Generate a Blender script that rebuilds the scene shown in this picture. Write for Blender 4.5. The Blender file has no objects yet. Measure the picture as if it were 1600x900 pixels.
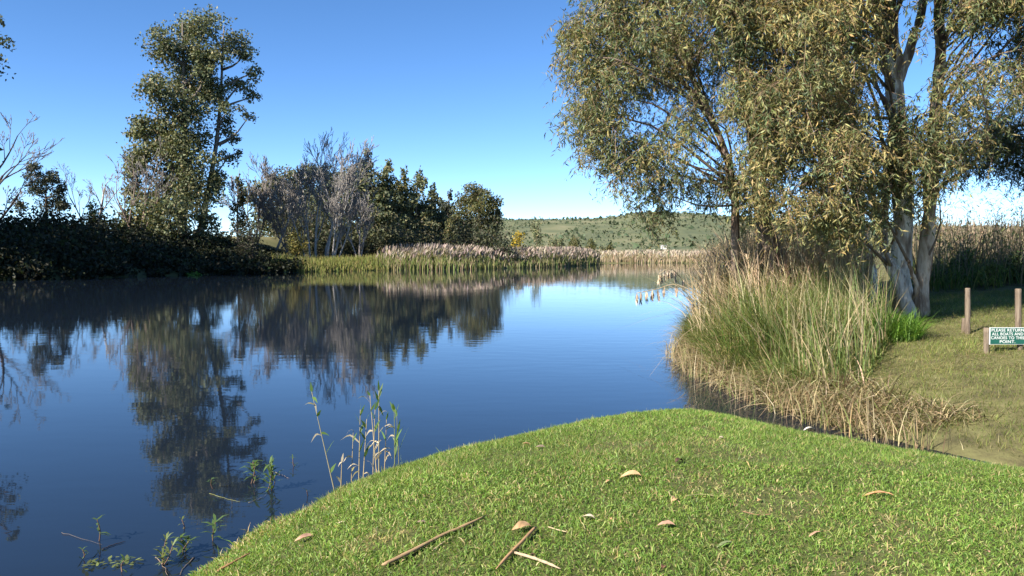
import bpy, math, time
import numpy as np
from mathutils import Vector
T0 = time.time()
R_ = math.radians
scene = bpy.context.scene
COL = scene.collection
rng = np.random.default_rng(11)

# ------------------------------------------------------------------ camera, sky, sun, exposure
CAM_H, PITCH, FPX = 2.2, R_(2.7), 1256.0
cam_d = bpy.data.cameras.new('camera'); cam = bpy.data.objects.new('camera', cam_d); COL.objects.link(cam)
cam.location = (0, 0, CAM_H); cam.rotation_euler = (R_(90) - PITCH, 0, 0)
cam_d.sensor_width = 36; cam_d.lens = 36 * FPX / 1600; cam_d.clip_start = 0.05; cam_d.clip_end = 8000
scene.camera = cam
SUN_EL, SUN_AZ = R_(35), R_(-128)            # azimuth clockwise from +Y (the view direction)
world = bpy.data.worlds.new('World'); scene.world = world; world.use_nodes = True
wn = world.node_tree; wn.nodes.clear()
sky = wn.nodes.new('ShaderNodeTexSky'); sky.sky_type = 'NISHITA'; sky.sun_disc = False
sky.sun_elevation = SUN_EL; sky.sun_rotation = SUN_AZ
sky.air_density = 0.45; sky.dust_density = 0.0; sky.ozone_density = 1.2; sky.altitude = 0
bg = wn.nodes.new('ShaderNodeBackground'); bg.inputs['Strength'].default_value = 0.096
wo = wn.nodes.new('ShaderNodeOutputWorld')
hs = wn.nodes.new('ShaderNodeHueSaturation'); hs.inputs['Saturation'].default_value = 1.2
wn.links.new(sky.outputs[0], hs.inputs['Color']); wn.links.new(hs.outputs[0], bg.inputs[0]); wn.links.new(bg.outputs[0], wo.inputs[0])
sun_d = bpy.data.lights.new('sun', 'SUN'); sun = bpy.data.objects.new('sun', sun_d); COL.objects.link(sun)
sun_d.energy = 5.0; sun_d.angle = R_(0.5); sun_d.color = (1.0, 0.93, 0.82)
SD = Vector((math.sin(SUN_AZ) * math.cos(SUN_EL), math.cos(SUN_AZ) * math.cos(SUN_EL), math.sin(SUN_EL)))
sun.rotation_euler = SD.to_track_quat('Z', 'Y').to_euler()
sun.location = SD * 60
scene.view_settings.view_transform = 'Standard'; scene.view_settings.look = 'None'
scene.view_settings.exposure = 1.5; scene.view_settings.gamma = 1.0
scene.view_settings.use_curve_mapping = False
scene.cycles.max_bounces = 6; scene.cycles.diffuse_bounces = 3; scene.cycles.glossy_bounces = 3
scene.cycles.transmission_bounces = 3; scene.cycles.caustics_reflective = False; scene.cycles.caustics_refractive = False

# ------------------------------------------------------------------ small maths
def ray(px, py):
    x = (px - 800) / FPX; y = (450 - py) / FPX
    return np.array([x, math.cos(PITCH) + y * math.sin(PITCH), -math.sin(PITCH) + y * math.cos(PITCH)])
def at(px, py, Y):                           # the world point seen at a photo pixel, Y metres ahead
    d = ray(px, py); t = Y / d[1]
    return np.array([d[0] * t, Y, CAM_H + d[2] * t])
def nrm(v): return v / np.maximum(np.linalg.norm(v, axis=-1, keepdims=True), 1e-9)
_lat = np.random.default_rng(5).random((256, 256))
def vnoise(x, y, s=1.0, o=0):
    x = np.asarray(x, float) / s + 31.7 * o + 1000; y = np.asarray(y, float) / s + 17.3 * o + 1000
    i = np.floor(x).astype(int); j = np.floor(y).astype(int); u = x - i; v = y - j
    u = u * u * (3 - 2 * u); v = v * v * (3 - 2 * v)
    g = lambda a, b: _lat[a % 256, b % 256]
    return (g(i, j) * (1 - u) + g(i + 1, j) * u) * (1 - v) + (g(i, j + 1) * (1 - u) + g(i + 1, j + 1) * u) * v
def fbm(x, y, s, o=0): return .55 * vnoise(x, y, s, o) + .3 * vnoise(x, y, s * .45, o + 1) + .15 * vnoise(x, y, s * .2, o + 2)
def sdf(poly, x, y):                          # signed distance, positive inside
    p = np.array(poly, float); q = np.roll(p, -1, 0)
    x = np.asarray(x, float); y = np.asarray(y, float)
    best = np.full(x.shape, 1e9); ins = np.zeros(x.shape, bool)
    for (ax, ay), (bx, by) in zip(p, q):
        dx, dy = bx - ax, by - ay
        t = np.clip(((x - ax) * dx + (y - ay) * dy) / (dx * dx + dy * dy + 1e-12), 0, 1)
        best = np.minimum(best, (x - ax - t * dx) ** 2 + (y - ay - t * dy) ** 2)
        c = ((ay > y) != (by > y)) & (x < (bx - ax) * (y - ay) / ((by - ay) if by != ay else 1e-9) + ax)
        ins ^= c
    return np.sqrt(best) * np.where(ins, 1, -1)

LAWN = [(-9, -8), (-5, -3), (-3.3, 1.5), (-2.6, 3.6), (-2.15, 5.1), (-1.95, 6.0), (-1.6, 6.9), (-1.05, 7.85), (-.05, 8.95),
        (.8, 9.6), (1.6, 9.95), (2.3, 9.95), (2.9, 9.5), (3.5, 8.75), (4.2, 8.0), (4.9, 7.45), (5.6, 7.15), (8, 6.7), (14, 6.2), (30, 5), (30, -8)]
BANK = [(5.3, 7.75), (4.9, 8.3), (4.5, 9), (4.0, 10.1), (3.7, 11.4), (3.4, 13.9), (3.6, 17), (4.9, 22), (8, 32), (14, 52), (24, 92), (33, 130),
        (60, 170), (160, 170), (160, -10), (40, 0), (12, 3), (7, 5), (5.7, 6.5)]
FAR = [(-400, -60), (-150, -40), (-72, 28), (-50, 44), (-42, 52), (-36, 58.5), (-31, 66), (-26.5, 74.5), (-23.5, 80), (-19.9, 83), (-14.2, 88.5), (-7.1, 89.5),
       (-1.6, 97), (4.2, 104), (9.2, 114), (13.0, 124), (14.2, 133), (22, 137), (33, 136), (46, 134), (80, 130), (400, 100), (2500, 400), (2500, 2600), (-2500, 2600), (-2500, -60)]
def h_lawn(x, y):
    d = sdf(LAWN, x, y) + .22 * (fbm(x, y, .8, 31) - .5)
    up = .5 * (1 - np.exp(-np.maximum(d, 0) / .85)) + .05 * (vnoise(x, y, 2.2, 3) - .5) * np.clip(d, 0, 1)
    return np.where(d > 0, up + .03 * np.clip(d / .1, 0, 1), np.maximum(d * .6, -.7))
def h_bank(x, y):
    d = sdf(BANK, x, y)
    up = .92 * (1 - np.exp(-np.maximum(d, 0) / 4.2)) + .034 * np.clip(y - 13, 0, 26) + .12 * (fbm(x, y, 1.6, 7) - .5) * np.clip(d / 1.5, 0, 1)
    return np.where(d > 0, up, np.maximum(d * .5, -.7))
def h_far(x, y):
    d = sdf(FAR, x, y)
    k = np.clip((-22 - np.asarray(x, float)) / 10, 0, 1); k = k * k * (3 - 2 * k)
    top = .55 + 3.7 * k
    up = top * (1 - np.exp(-np.maximum(d, 0) / (2.5 + 8 * k))) + .006 * np.clip(d - 30, 0, 300)
    return np.where(d > 0, up, np.maximum(d * .4, -.8))
def ground(x, y): return float(max(h_lawn(np.array([x]), np.array([y]))[0], h_bank(np.array([x]), np.array([y]))[0], h_far(np.array([x]), np.array([y]))[0]))
def hit(px, py, far=400):                     # where the photo pixel's ray meets the land (or the water)
    d = ray(px, py); s = np.concatenate([np.linspace(2, 40, 900), np.linspace(40, far, 1200)]); t = s / d[1]
    P = np.array([0, 0, CAM_H]) + t[:, None] * d
    g = np.maximum(np.maximum(np.maximum(h_lawn(P[:, 0], P[:, 1]), h_bank(P[:, 0], P[:, 1])), h_far(P[:, 0], P[:, 1])), 0)
    k = np.argmax(P[:, 2] <= g); return P[k].copy()

# ------------------------------------------------------------------ objects
def tag(o, label=None, cat=None, group=None, kind=None):
    if label: o['label'] = label
    if cat: o['category'] = cat
    if group: o['group'] = group
    if kind: o['kind'] = kind
    return o
def empty(name, loc, label, cat, group=None):
    o = bpy.data.objects.new(name, None); COL.objects.link(o); o.location = Vector(loc); o.empty_display_size = .2
    return tag(o, label, cat, group)
def mesh_tris(name, V, F, mat, parent=None, col=None, smooth=True, origin=None):
    V = np.asarray(V, np.float32); F = np.asarray(F, np.int32)
    if origin is not None: V = V - np.asarray(origin, np.float32)
    k = F.shape[1]
    me = bpy.data.meshes.new(name)
    me.vertices.add(len(V)); me.vertices.foreach_set('co', V.ravel())
    me.loops.add(F.size); me.loops.foreach_set('vertex_index', F.ravel())
    me.polygons.add(len(F)); me.polygons.foreach_set('loop_start', np.arange(len(F), dtype=np.int32) * k)
    me.polygons.foreach_set('loop_total', np.full(len(F), k, np.int32))
    me.polygons.foreach_set('use_smooth', np.full(len(F), smooth))
    me.update(calc_edges=True)
    if col is not None:
        c = np.ones((len(V), 4), np.float32); c[:, :3] = np.clip(col, 0, 1)
        a = me.color_attributes.new('Col', 'FLOAT_COLOR', 'POINT'); a.data.foreach_set('color', c.ravel())
    me.materials.append(mat)
    o = bpy.data.objects.new(name, me); COL.objects.link(o)
    if parent is not None: o.parent = parent
    elif origin is not None: o.location = Vector(origin)
    return o
class Geo:                                    # gathers triangles and point colours for one mesh
    def __init__(s): s.V = []; s.F = []; s.C = []; s.n = 0
    def add(s, V, F, C):
        V = np.asarray(V, float).reshape(-1, 3); s.V.append(V); s.F.append(np.asarray(F).reshape(-1, 3) + s.n)
        C = np.asarray(C, float); s.C.append(np.broadcast_to(C, V.shape) if C.ndim == 1 else C); s.n += len(V)
    def build(s, name, mat, parent=None, origin=None, smooth=True):
        return mesh_tris(name, np.concatenate(s.V), np.concatenate(s.F), mat, parent, np.concatenate(s.C), smooth, origin)
def ribbons(P, W, side, C, geo):              # P n,k,3 centre lines; W n,k half widths, pointed end; side n,3; C n,3
    n, k, _ = P.shape
    L = P[:, :-1] - W[:, :-1, None] * side[:, None]; Rr = P[:, :-1] + W[:, :-1, None] * side[:, None]
    V = np.concatenate([np.stack([L, Rr], 2).reshape(n, (k - 1) * 2, 3), P[:, -1:]], 1); m = (k - 1) * 2 + 1
    f = []
    for i in range(k - 2): a = 2 * i; f += [(a, a + 1, a + 3), (a, a + 3, a + 2)]
    a = 2 * (k - 2); f.append((a, a + 1, a + 2))
    F = (np.array(f)[None] + (np.arange(n) * m)[:, None, None]).reshape(-1, 3)
    geo.add(V, F, np.repeat(C, m, 0))
def diamonds(A, B, mid, hw, sd, C, geo):      # folded two-triangle leaves from A to B
    n = len(A); V = np.stack([A, mid - sd * hw[:, None], mid + sd * hw[:, None], B], 1)
    F = (np.array([(0, 2, 1), (1, 2, 3)])[None] + (np.arange(n) * 4)[:, None, None]).reshape(-1, 3)
    geo.add(V, F, np.repeat(C, 4, 0))
def tubes(P, Rad, sides, C, geo):             # P n,k,3; Rad n,k
    n, k, _ = P.shape
    t = nrm(np.gradient(P, axis=1)) if k > 1 else P
    ref = np.where(np.abs(t[..., 2:3]) > .9, np.array([1., 0, 0]), np.array([0, 0, 1.]))
    a = nrm(np.cross(t, ref)); b = np.cross(t, a)
    th = np.arange(sides) * 2 * np.pi / sides
    V = P[:, :, None] + Rad[:, :, None, None] * (np.cos(th)[:, None] * a[:, :, None] + np.sin(th)[:, None] * b[:, :, None])
    f = []
    for i in range(k - 1):
        for j in range(sides):
            p, q = i * sides + j, i * sides + (j + 1) % sides
            f += [(p, q, q + sides), (p, q + sides, p + sides)]
    for j in range(1, sides - 1):
        f.append((0, j + 1, j)); e = (k - 1) * sides; f.append((e, e + j, e + j + 1))
    F = (np.array(f)[None] + (np.arange(n) * k * sides)[:, None, None]).reshape(-1, 3)
    geo.add(V, F, np.repeat(np.broadcast_to(C, (n, 3)), k * sides, 0))
def spline(pts, n):
    p = np.array(pts, float); m = len(p); out = []
    for u in np.linspace(0, m - 1, n):
        i = min(int(u), m - 2); f = u - i
        a, b, c, d = p[max(i - 1, 0)], p[i], p[i + 1], p[min(i + 2, m - 1)]
        out.append(.5 * (2 * b + (c - a) * f + (2 * a - 5 * b + 4 * c - d) * f * f + (3 * b - a - 3 * c + d) * f ** 3))
    return np.array(out)
def pick(cols, w, n, jit=.15):
    c = np.array(cols, float)[rng.choice(len(cols), n, p=np.array(w) / np.sum(w))]
    return c * (1 + jit * rng.standard_normal((n, 1))) * (1 + .05 * rng.standard_normal((n, 3)))
def rdir(n):
    return nrm(rng.standard_normal((n, 3)))

# ------------------------------------------------------------------ materials
def nodes(name):
    m = bpy.data.materials.new(name); m.use_nodes = True; nt = m.node_tree; nt.nodes.clear()
    return m, nt, nt.nodes.new('ShaderNodeOutputMaterial')
def N(nt, t, **kw):
    n = nt.nodes.new(t)
    for k, v in kw.items():
        if k in n.inputs: n.inputs[k].default_value = v
        else: setattr(n, k, v)
    return n
def leaf_mat(name, trans=.35, rough=.5, spec=.35, gain=1.25):
    m, nt, out = nodes(name)
    a = N(nt, 'ShaderNodeVertexColor', layer_name='Col')
    p = N(nt, 'ShaderNodeBsdfPrincipled', Roughness=rough); p.inputs['Specular IOR Level'].default_value = spec
    t = N(nt, 'ShaderNodeBsdfTranslucent')
    g = N(nt, 'ShaderNodeVectorMath', operation='MULTIPLY'); g.inputs[1].default_value = (gain, gain * 1.02, gain * .55)
    mx = N(nt, 'ShaderNodeMixShader', Fac=trans)
    nt.links.new(a.outputs[0], p.inputs['Base Color']); nt.links.new(a.outputs[0], g.inputs[0]); nt.links.new(g.outputs[0], t.inputs[0])
    nt.links.new(p.outputs[0], mx.inputs[1]); nt.links.new(t.outputs[0], mx.inputs[2]); nt.links.new(mx.outputs[0], out.inputs[0])
    return m
def noisy_mat(name, cols, scale, rough=.9, bump=.0, stretch=(1, 1, 1), detail=6, attr=False, bscale=None, spec=.2):
    m, nt, out = nodes(name)
    tc = N(nt, 'ShaderNodeTexCoord'); mp = N(nt, 'ShaderNodeMapping'); mp.inputs['Scale'].default_value = stretch
    nt.links.new(tc.outputs['Object'], mp.inputs[0])
    nz = N(nt, 'ShaderNodeTexNoise', Scale=scale, Detail=detail, Roughness=.62); nt.links.new(mp.outputs[0], nz.inputs['Vector'])
    cr = N(nt, 'ShaderNodeValToRGB'); el = cr.color_ramp.elements
    while len(el) < len(cols): el.new(.5)
    for e, (p, c) in zip(el, cols): e.position = p; e.color = (*c, 1)
    nt.links.new(nz.outputs[0], cr.inputs[0])
    p = N(nt, 'ShaderNodeBsdfPrincipled', Roughness=rough); p.inputs['Specular IOR Level'].default_value = spec
    src = cr.outputs[0]
    if attr:
        a = N(nt, 'ShaderNodeVertexColor', layer_name='Col'); mx = N(nt, 'ShaderNodeMix', data_type='RGBA', blend_type='MULTIPLY')
        mx.inputs[0].default_value = 1; nt.links.new(a.outputs[0], mx.inputs[6]); nt.links.new(src, mx.inputs[7]); src = mx.outputs[2]
    nt.links.new(src, p.inputs['Base Color'])
    if bump:
        n2 = N(nt, 'ShaderNodeTexNoise', Scale=bscale or scale * 2.5, Detail=8, Roughness=.7); nt.links.new(mp.outputs[0], n2.inputs['Vector'])
        b = N(nt, 'ShaderNodeBump', Strength=bump, Distance=.03); nt.links.new(n2.outputs[0], b.inputs['Height']); nt.links.new(b.outputs[0], p.inputs['Normal'])
    nt.links.new(p.outputs[0], out.inputs[0]); return m
M = {}
M['leaf'] = leaf_mat('eucalyptus_leaf', .3, .5, .25, 1.35)
M['far_leaf'] = leaf_mat('distant_leaf', .22, .6, .25, 1.2)
M['grass'] = leaf_mat('grass_blade', .42, .5, .3, 1.35)
M['straw'] = leaf_mat('dry_straw', .25, .7, .2, 1.1)
M['litter'] = leaf_mat('fallen_leaf', .12, .6, .3, 1.1)
M['twig'] = noisy_mat('twig_bark', [(.3, (.6, .6, .6)), (.7, (1, 1, 1))], 4, .9, .0, attr=True)
M['bark'] = noisy_mat('eucalyptus_bark', [(.36, (.26, .20, .16)), (.46, (.55, .47, .40)), (.53, (.98, .95, .9)), (.62, (.75, .70, .62)), (.70, (.42, .35, .29))], 3.2, .8, .7, (1.6, 1.6, .35), attr=True, bscale=9)
M['wood'] = noisy_mat('weathered_wood', [(.3, (.07, .052, .038)), (.5, (.17, .13, .095)), (.62, (.22, .175, .13)), (.75, (.27, .22, .165))], 9, .9, .9, (4, 4, .3))
M['lawn_soil'] = noisy_mat('lawn_soil', [(.3, (.05, .055, .02)), (.55, (.09, .10, .03)), (.75, (.16, .135, .06))], 14, .95, .6)
M['bank_soil'] = noisy_mat('bank_soil', [(.28, (.05, .045, .024)), (.45, (.105, .095, .042)), (.6, (.14, .135, .055)), (.76, (.21, .175, .09))], 2.3, .95, .8, detail=9, bscale=22)
M['far_soil'] = noisy_mat('meadow_soil', [(.3, (.05, .06, .025)), (.5, (.10, .10, .04)), (.7, (.2, .17, .09))], .06, .95)

# ------------------------------------------------------------------ land, water, hills
def grid(name, xs, ys, hf, mat, label=None):
    X, Y = np.meshgrid(xs, ys); Z = hf(X.ravel(), Y.ravel())
    V = np.stack([X.ravel(), Y.ravel(), Z], 1); nx = len(xs)
    keep = Z.reshape(X.shape)
    i, j = np.meshgrid(np.arange(len(ys) - 1), np.arange(nx - 1), indexing='ij'); a = (i * nx + j).ravel()
    mxz = np.maximum.reduce([Z[a], Z[a + 1], Z[a + nx], Z[a + nx + 1]]); a = a[mxz > -.6]
    F = np.stack([a, a + 1, a + nx + 1, a + nx], 1)
    o = mesh_tris(name, V, F, mat); return tag(o, kind='structure')
tag(grid('lawn', np.linspace(-9, 16, 200), np.linspace(-8, 11, 160), h_lawn, M['lawn_soil']), 'mown green lawn in the foreground sloping to the water')
tag(grid('river_bank', np.concatenate([np.linspace(2.5, 12, 110), np.geomspace(12.4, 160, 40)]), np.concatenate([np.linspace(3, 26, 200), np.geomspace(26.4, 175, 50)]), h_bank, M['bank_soil']), 'sandy grassed bank on the right')
tag(grid('far_bank', np.concatenate([-np.geomspace(2400, 70, 40), np.linspace(-69, 60, 160), np.geomspace(61, 2400, 40)]),
         np.concatenate([np.linspace(-60, 40, 14), np.linspace(42, 150, 150), np.geomspace(152, 2500, 50)]), h_far, M['far_soil']), 'flat land and wooded bank across the river')

m, nt, out = nodes('river_water')
p = N(nt, 'ShaderNodeBsdfPrincipled', Roughness=.025, IOR=1.333); p.inputs['Base Color'].default_value = (.008, .013, .022, 1)
tc = N(nt, 'ShaderNodeTexCoord')
def wav(scale, st, detail):
    mp = N(nt, 'ShaderNodeMapping'); mp.inputs['Scale'].default_value = st; nt.links.new(tc.outputs['Object'], mp.inputs[0])
    nz = N(nt, 'ShaderNodeTexNoise', Scale=scale, Detail=detail, Roughness=.5); nt.links.new(mp.outputs[0], nz.inputs['Vector']); return nz.outputs[0]
w1 = wav(2.4, (.55, 1.2, 1), 3); w2 = wav(.35, (.5, 1, 1), 2); w3 = wav(.035, (.35, 1.3, 1), 2)
mr = N(nt, 'ShaderNodeMapRange'); mr.inputs[1].default_value = .42; mr.inputs[2].default_value = .7; mr.inputs[3].default_value = .35; mr.inputs[4].default_value = 1.5
nt.links.new(w3, mr.inputs[0])
b1 = N(nt, 'ShaderNodeBump', Distance=.0030); nt.links.new(w1, b1.inputs['Height']); nt.links.new(mr.outputs[0], b1.inputs['Strength'])
b2 = N(nt, 'ShaderNodeBump', Strength=.2, Distance=.012); nt.links.new(w2, b2.inputs['Height']); nt.links.new(b1.outputs[0], b2.inputs['Normal'])
nt.links.new(b2.outputs[0], p.inputs['Normal']); nt.links.new(p.outputs[0], out.inputs[0])
o = mesh_tris('water', [(-420, -70, 0), (420, -70, 0), (420, 190, 0), (-420, 190, 0)], [(0, 1, 2, 3)], m)
tag(o, 'calm blue river reflecting trees and sky', kind='structure')

# hills: a real ridge about 1.2 km away
M['hill'] = noisy_mat('hill_scrub_ground', [(.32, (.07, .085, .045)), (.5, (.11, .12, .062)), (.68, (.17, .16, .09))], .02, .95, detail=10)
def ridge(x):
    return np.interp(x, [-1500, -700, -300, -40, 120, 155, 190, 250, 330, 600, 900, 1500], [8, 12, 18, 45, 46, 50, 55, 55, 48, 36, 30, 20]) + 3 * (vnoise(x, x * 0, 60, 9) - .5)
def h_hill(x, y):
    d = np.clip((y - 560) / 640, 0, 1); s = d * d * (3 - 2 * d)
    gully = 6 * (fbm(x, y, 160, 4) - .5) * np.sin(np.pi * np.clip(d, 0, 1))
    return 1.0 + ridge(np.asarray(x) * 1200 / np.maximum(y, 560) * np.clip(y / 1200, 0, 1)) * s * np.where(y > 1200, np.clip(1 - (y - 1200) / 900, .3, 1), 1) + gully
tag(grid('hills', np.linspace(-1500, 1500, 150), np.concatenate([np.linspace(500, 1250, 70), np.linspace(1270, 2300, 16)]), h_hill, M['hill']), 'low scrub covered hills on the horizon')

# ------------------------------------------------------------------ foliage builders
def leaf_cloud(geo, cen, rad, n, size, cols, w, shell=.55, droop=.0, aspect=.55, gap=0.):
    """n leaf-cluster faces through an ellipsoid, denser towards its outside"""
    d = rdir(n); r = (shell + (1 - shell) * rng.random(n)) ** .8
    r = np.where(rng.random(n) < .3, rng.random(n) ** .5, r)
    P = np.asarray(cen) + d * np.asarray(rad) * (r * (1 + .22 * rng.standard_normal(n)))[:, None]
    ax = rdir(n); ax[:, 2] -= droop; ax = nrm(ax); sd = nrm(np.cross(ax, rdir(n)))
    L = size * (.6 + .8 * rng.random(n)); C = pick(cols, w, n)
    diamonds(P - ax * L[:, None] * .5, P + ax * L[:, None] * .5, P + .14 * L[:, None] * rdir(n), L * aspect * .5, sd, C, geo)
def limbs(geo, stem, cens, r0, col, k=6, sides=4, back=.35):
    """a bent limb from the stem polyline up to each clump centre"""
    for c in cens:
        c = np.asarray(c); dz = np.linalg.norm((stem - c)[:, :2], axis=1)
        tgt = c[2] - back * dz.min() - .06 * (stem[-1, 2] - stem[0, 2])
        i = int(np.argmin(np.abs(stem[:, 2] - tgt) + .15 * dz)); a = stem[i]
        mid = a * .5 + c * .5 + np.array([0, 0, -.06 * np.linalg.norm(c - a)]) + rng.standard_normal(3) * .05 * np.linalg.norm(c - a)
        P = spline([a, mid, c], k); ln = np.linalg.norm(c - a)
        tubes(P[None], np.linspace(r0 * (.35 + .03 * ln), r0 * .1, k)[None], sides, np.array(col), geo)
def stem_tube(geo, P, r0, r1, col, sides=8, flare=1.35):
    k = len(P); r = np.linspace(r0, r1, k); r[0] *= flare; r[1] *= (flare + 1) / 2.2 if k > 4 else 1
    tubes(P[None], r[None], sides, np.array(col), geo)
GREY = (.34, .31, .28); BROWN = (.16, .12, .09); PALE = (.62, .58, .52)
def far_tree(name, label, cat, base_px, Y, top_px, clumps, leaf, per, cols, w, r0=.25, bark=GREY, lean=None, group=None, shell=.55, droop=.2, zoff=0, dep=.8, tips=0):
    """clumps: (px, py, rx, ry) in photo pixels measured at depth Y; the crown is as deep as it is wide"""
    b = at(base_px[0], base_px[1], Y); b[2] = ground(b[0], b[1]) - .1 + zoff
    t = at(top_px[0], top_px[1], Y); s = Y / FPX
    root = empty(name, b, label, cat, group)
    mid = (b + t) / 2 + np.array([rng.normal() * .02, rng.normal() * .02, 0]) * (t[2] - b[2])
    stem = spline([b, mid, t], 14); g = Geo(); stem_tube(g, stem, r0, r0 * .12, bark, 7)
    lg = Geo(); cens = []
    leaf0 = leaf
    for ci, (px, py, rx, ry, *dy) in enumerate(clumps):
        leaf = leaf0 * .45 if ci < tips else leaf0
        c = at(px, py, Y); c[1] += (dy[0] if dy else 0) + rng.normal() * rx * s * .6; cens.append(c)
        n = int(per * 14 * (rx * ry) * s * s / (leaf * leaf))
        # each clump is broken into smaller tufts
        m = max(3, int(6 + rx * ry / 60)); sub = rdir(m) * (rng.random((m, 1)) ** .4) * np.array([rx * s, rx * s * dep, ry * s]) * .8 + c
        tint = 1 + .16 * rng.standard_normal((m, 1))
        for q, tt in zip(sub, tint):
            leaf_cloud(lg, q, np.array([rx * s, rx * s * dep, ry * s]) * (.38 + .2 * rng.random()), max(8, n // m), leaf, np.array(cols) * tt, w, shell, droop)
    limbs(g, stem, cens, r0, bark, 6, 4)
    g.build('trunk', M['twig'], root, b); lg.build('crown', M['far_leaf'], root, b, smooth=False)
    return root
def grow(P0, D0, L0, r0, levels, kids, spread, up, geo, col, k=5, taper=.55, rmin=.012, droop=0.):
    """bare branching: every level is one batch of bent tubes"""
    P, D, L, r = np.array([P0], float), nrm(np.array([D0], float)), np.array([L0], float), np.array([r0], float)
    for lv in range(levels):
        n = len(P); bend = rng.standard_normal((n, 3)) * .16; t = np.linspace(0, 1, k)
        line = P[:, None] + L[:, None, None] * (t[None, :, None] * D[:, None] + (t ** 2)[None, :, None] * (bend + np.array([0, 0, up * .3]))[:, None])
        f_ = min(1, max(0, (lv - .5) / 2.5)); tubes(line, np.maximum(r[:, None] * np.linspace(1, taper, k)[None], rmin), 6 if lv == 0 else (4 if lv < 2 else 3), np.array(col) * (1 - f_) + np.array((.46, .42, .39)) * (.42 + .62 * np.mean(col)) * f_, geo)
        if lv == levels - 1: break
        kk = kids[min(lv, len(kids) - 1)]; i = np.repeat(np.arange(n), kk)
        f = .3 + .7 * rng.random(n * kk); f[::kk] = 1.0
        x = f * (k - 1); a = np.minimum(x.astype(int), k - 2); u = (x - a)[:, None]
        P2 = line[i, a] * (1 - u) + line[i, a + 1] * u
        tan = nrm(line[i, a + 1] - line[i, a]); sp = np.where(f == 1.0, spread * .45, spread)
        D = nrm(tan + rdir(n * kk) * sp[:, None] + np.array([0, 0, up])); P = P2
        L = L[i] * (.42 + .3 * rng.random(n * kk)) * (1.15 - .35 * f); r = np.maximum(r[i] * taper * (1.1 - .4 * f), rmin)
def bare_tree(name, label, px, py, Y, stems, levels, kids, spread, up, col, group=None, rmin=.014, zoff=0):
    """stems: (dx px at top, height px, radius, start dx)"""
    b = at(px, py, Y); b[2] = ground(b[0], b[1]) - .1 + zoff; s = Y / FPX
    root = empty(name, b, label, 'tree', group); 
    for (dx, hp, rad, sx) in stems:
        g = Geo(); p0 = b + np.array([sx * s, rng.normal() * .3, 0]); d = np.array([dx * s, rng.normal() * .12 * hp * s, hp * s]) * .86
        grow(p0, d, np.linalg.norm(d) * .62, rad, levels, kids, spread, up, g, col, rmin=rmin)
        g.build('trunk', M['twig'], root, b)
    return root
def bush(name, label, cat, px, py, Y, rx, ry, n, leaf, cols, w, group=None, twig=BROWN, zoff=0, dep=.8):
    """a shrub whose foot is at the pixel; rx, ry in photo pixels"""
    b = at(px, py, Y); b[2] = ground(b[0], b[1]) - .1 + zoff; s = Y / FPX; root = empty(name, b, label, cat, group)
    lg = Geo(); g = Geo(); cens = []
    m = 12
    for i in range(m):
        a = rng.random() * 6.283; q = rng.random() ** .5
        c = b + np.array([math.cos(a) * q * rx * s * .72, math.sin(a) * q * rx * s * dep * .72, ry * s * (.25 + rng.random() * (1.45 - .8 * q))])
        cens.append(c); tt = 1 + .15 * rng.standard_normal()
        leaf_cloud(lg, c, np.array([rx * .42 * s, rx * .42 * s * dep, ry * .34 * s]), n // m, leaf, np.array(cols) * tt, w, .5, .1)
    st = spline([b, b + np.array([0, 0, ry * s])], 6); limbs(g, st, cens, .07, twig, 5, 4, .2); stem_tube(g, st, .09, .03, twig, 5)
    g.build('trunk', M['twig'], root, b); lg.build('crown', M['far_leaf'], root, b, smooth=False); return root

# ------------------------------------------------------------------ across the river: trees
G_EUC = [(.125, .14, .07), (.16, .16, .078), (.095, .112, .062), (.20, .17, .085)]
G_DARK = [(.066, .082, .046), (.088, .10, .052), (.11, .112, .058)]
G_OLIVE = [(.10, .105, .04), (.13, .12, .045), (.07, .08, .035), (.16, .13, .055)]
G_GREY = [(.075, .085, .06), (.095, .10, .07), (.055, .065, .045)]
far_tree('tall_eucalyptus', 'tallest tree on the far bank, dark dense eucalyptus rising above the left shore', 'tree', (285, 425), 84, (285, 30),
         [(206, 205, 16, 14), (212, 250, 20, 18), (206, 300, 22, 22), (216, 342, 26, 24), (330, 385, 30, 26), (318, 92, 24, 24), (326, 115, 20, 22), (282, 40, 40, 26), (262, 75, 32, 32), (300, 78, 34, 32), (285, 120, 46, 36), (258, 150, 34, 30), (312, 150, 34, 36), (286, 175, 46, 34), (240, 195, 36, 24), (222, 200, 22, 20),
          (280, 215, 52, 32), (245, 235, 44, 30), (300, 250, 46, 34), (225, 262, 30, 26), (262, 275, 52, 32), (305, 300, 44, 34), (250, 315, 48, 32), (288, 345, 54, 34), (240, 355, 38, 30), (300, 385, 44, 30), (252, 395, 40, 28), (335, 290, 22, 24), (330, 340, 22, 26)],
         .33, 2.5, G_EUC, [4, 3, 3, 1], .55, (.20, .17, .14))
far_tree('open_eucalyptus', 'open crowned eucalyptus with sky showing through, leaning right of the tallest tree', 'tree', (310, 425), 86, (350, 40),
         [(335, 45, 34, 24), (368, 62, 26, 20), (385, 85, 20, 16), (352, 85, 28, 22), (397, 112, 16, 14), (370, 125, 24, 16), (345, 140, 22, 22), (388, 150, 17, 12), (366, 172, 20, 12), (392, 185, 12, 10), (345, 195, 20, 18), (362, 215, 14, 12), (348, 245, 20, 14), (338, 275, 20, 14), (372, 238, 8, 8)],
         .30, 1.9, G_EUC, [3, 2, 4, 1], .38, (.24, .21, .18), shell=.6)
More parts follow.
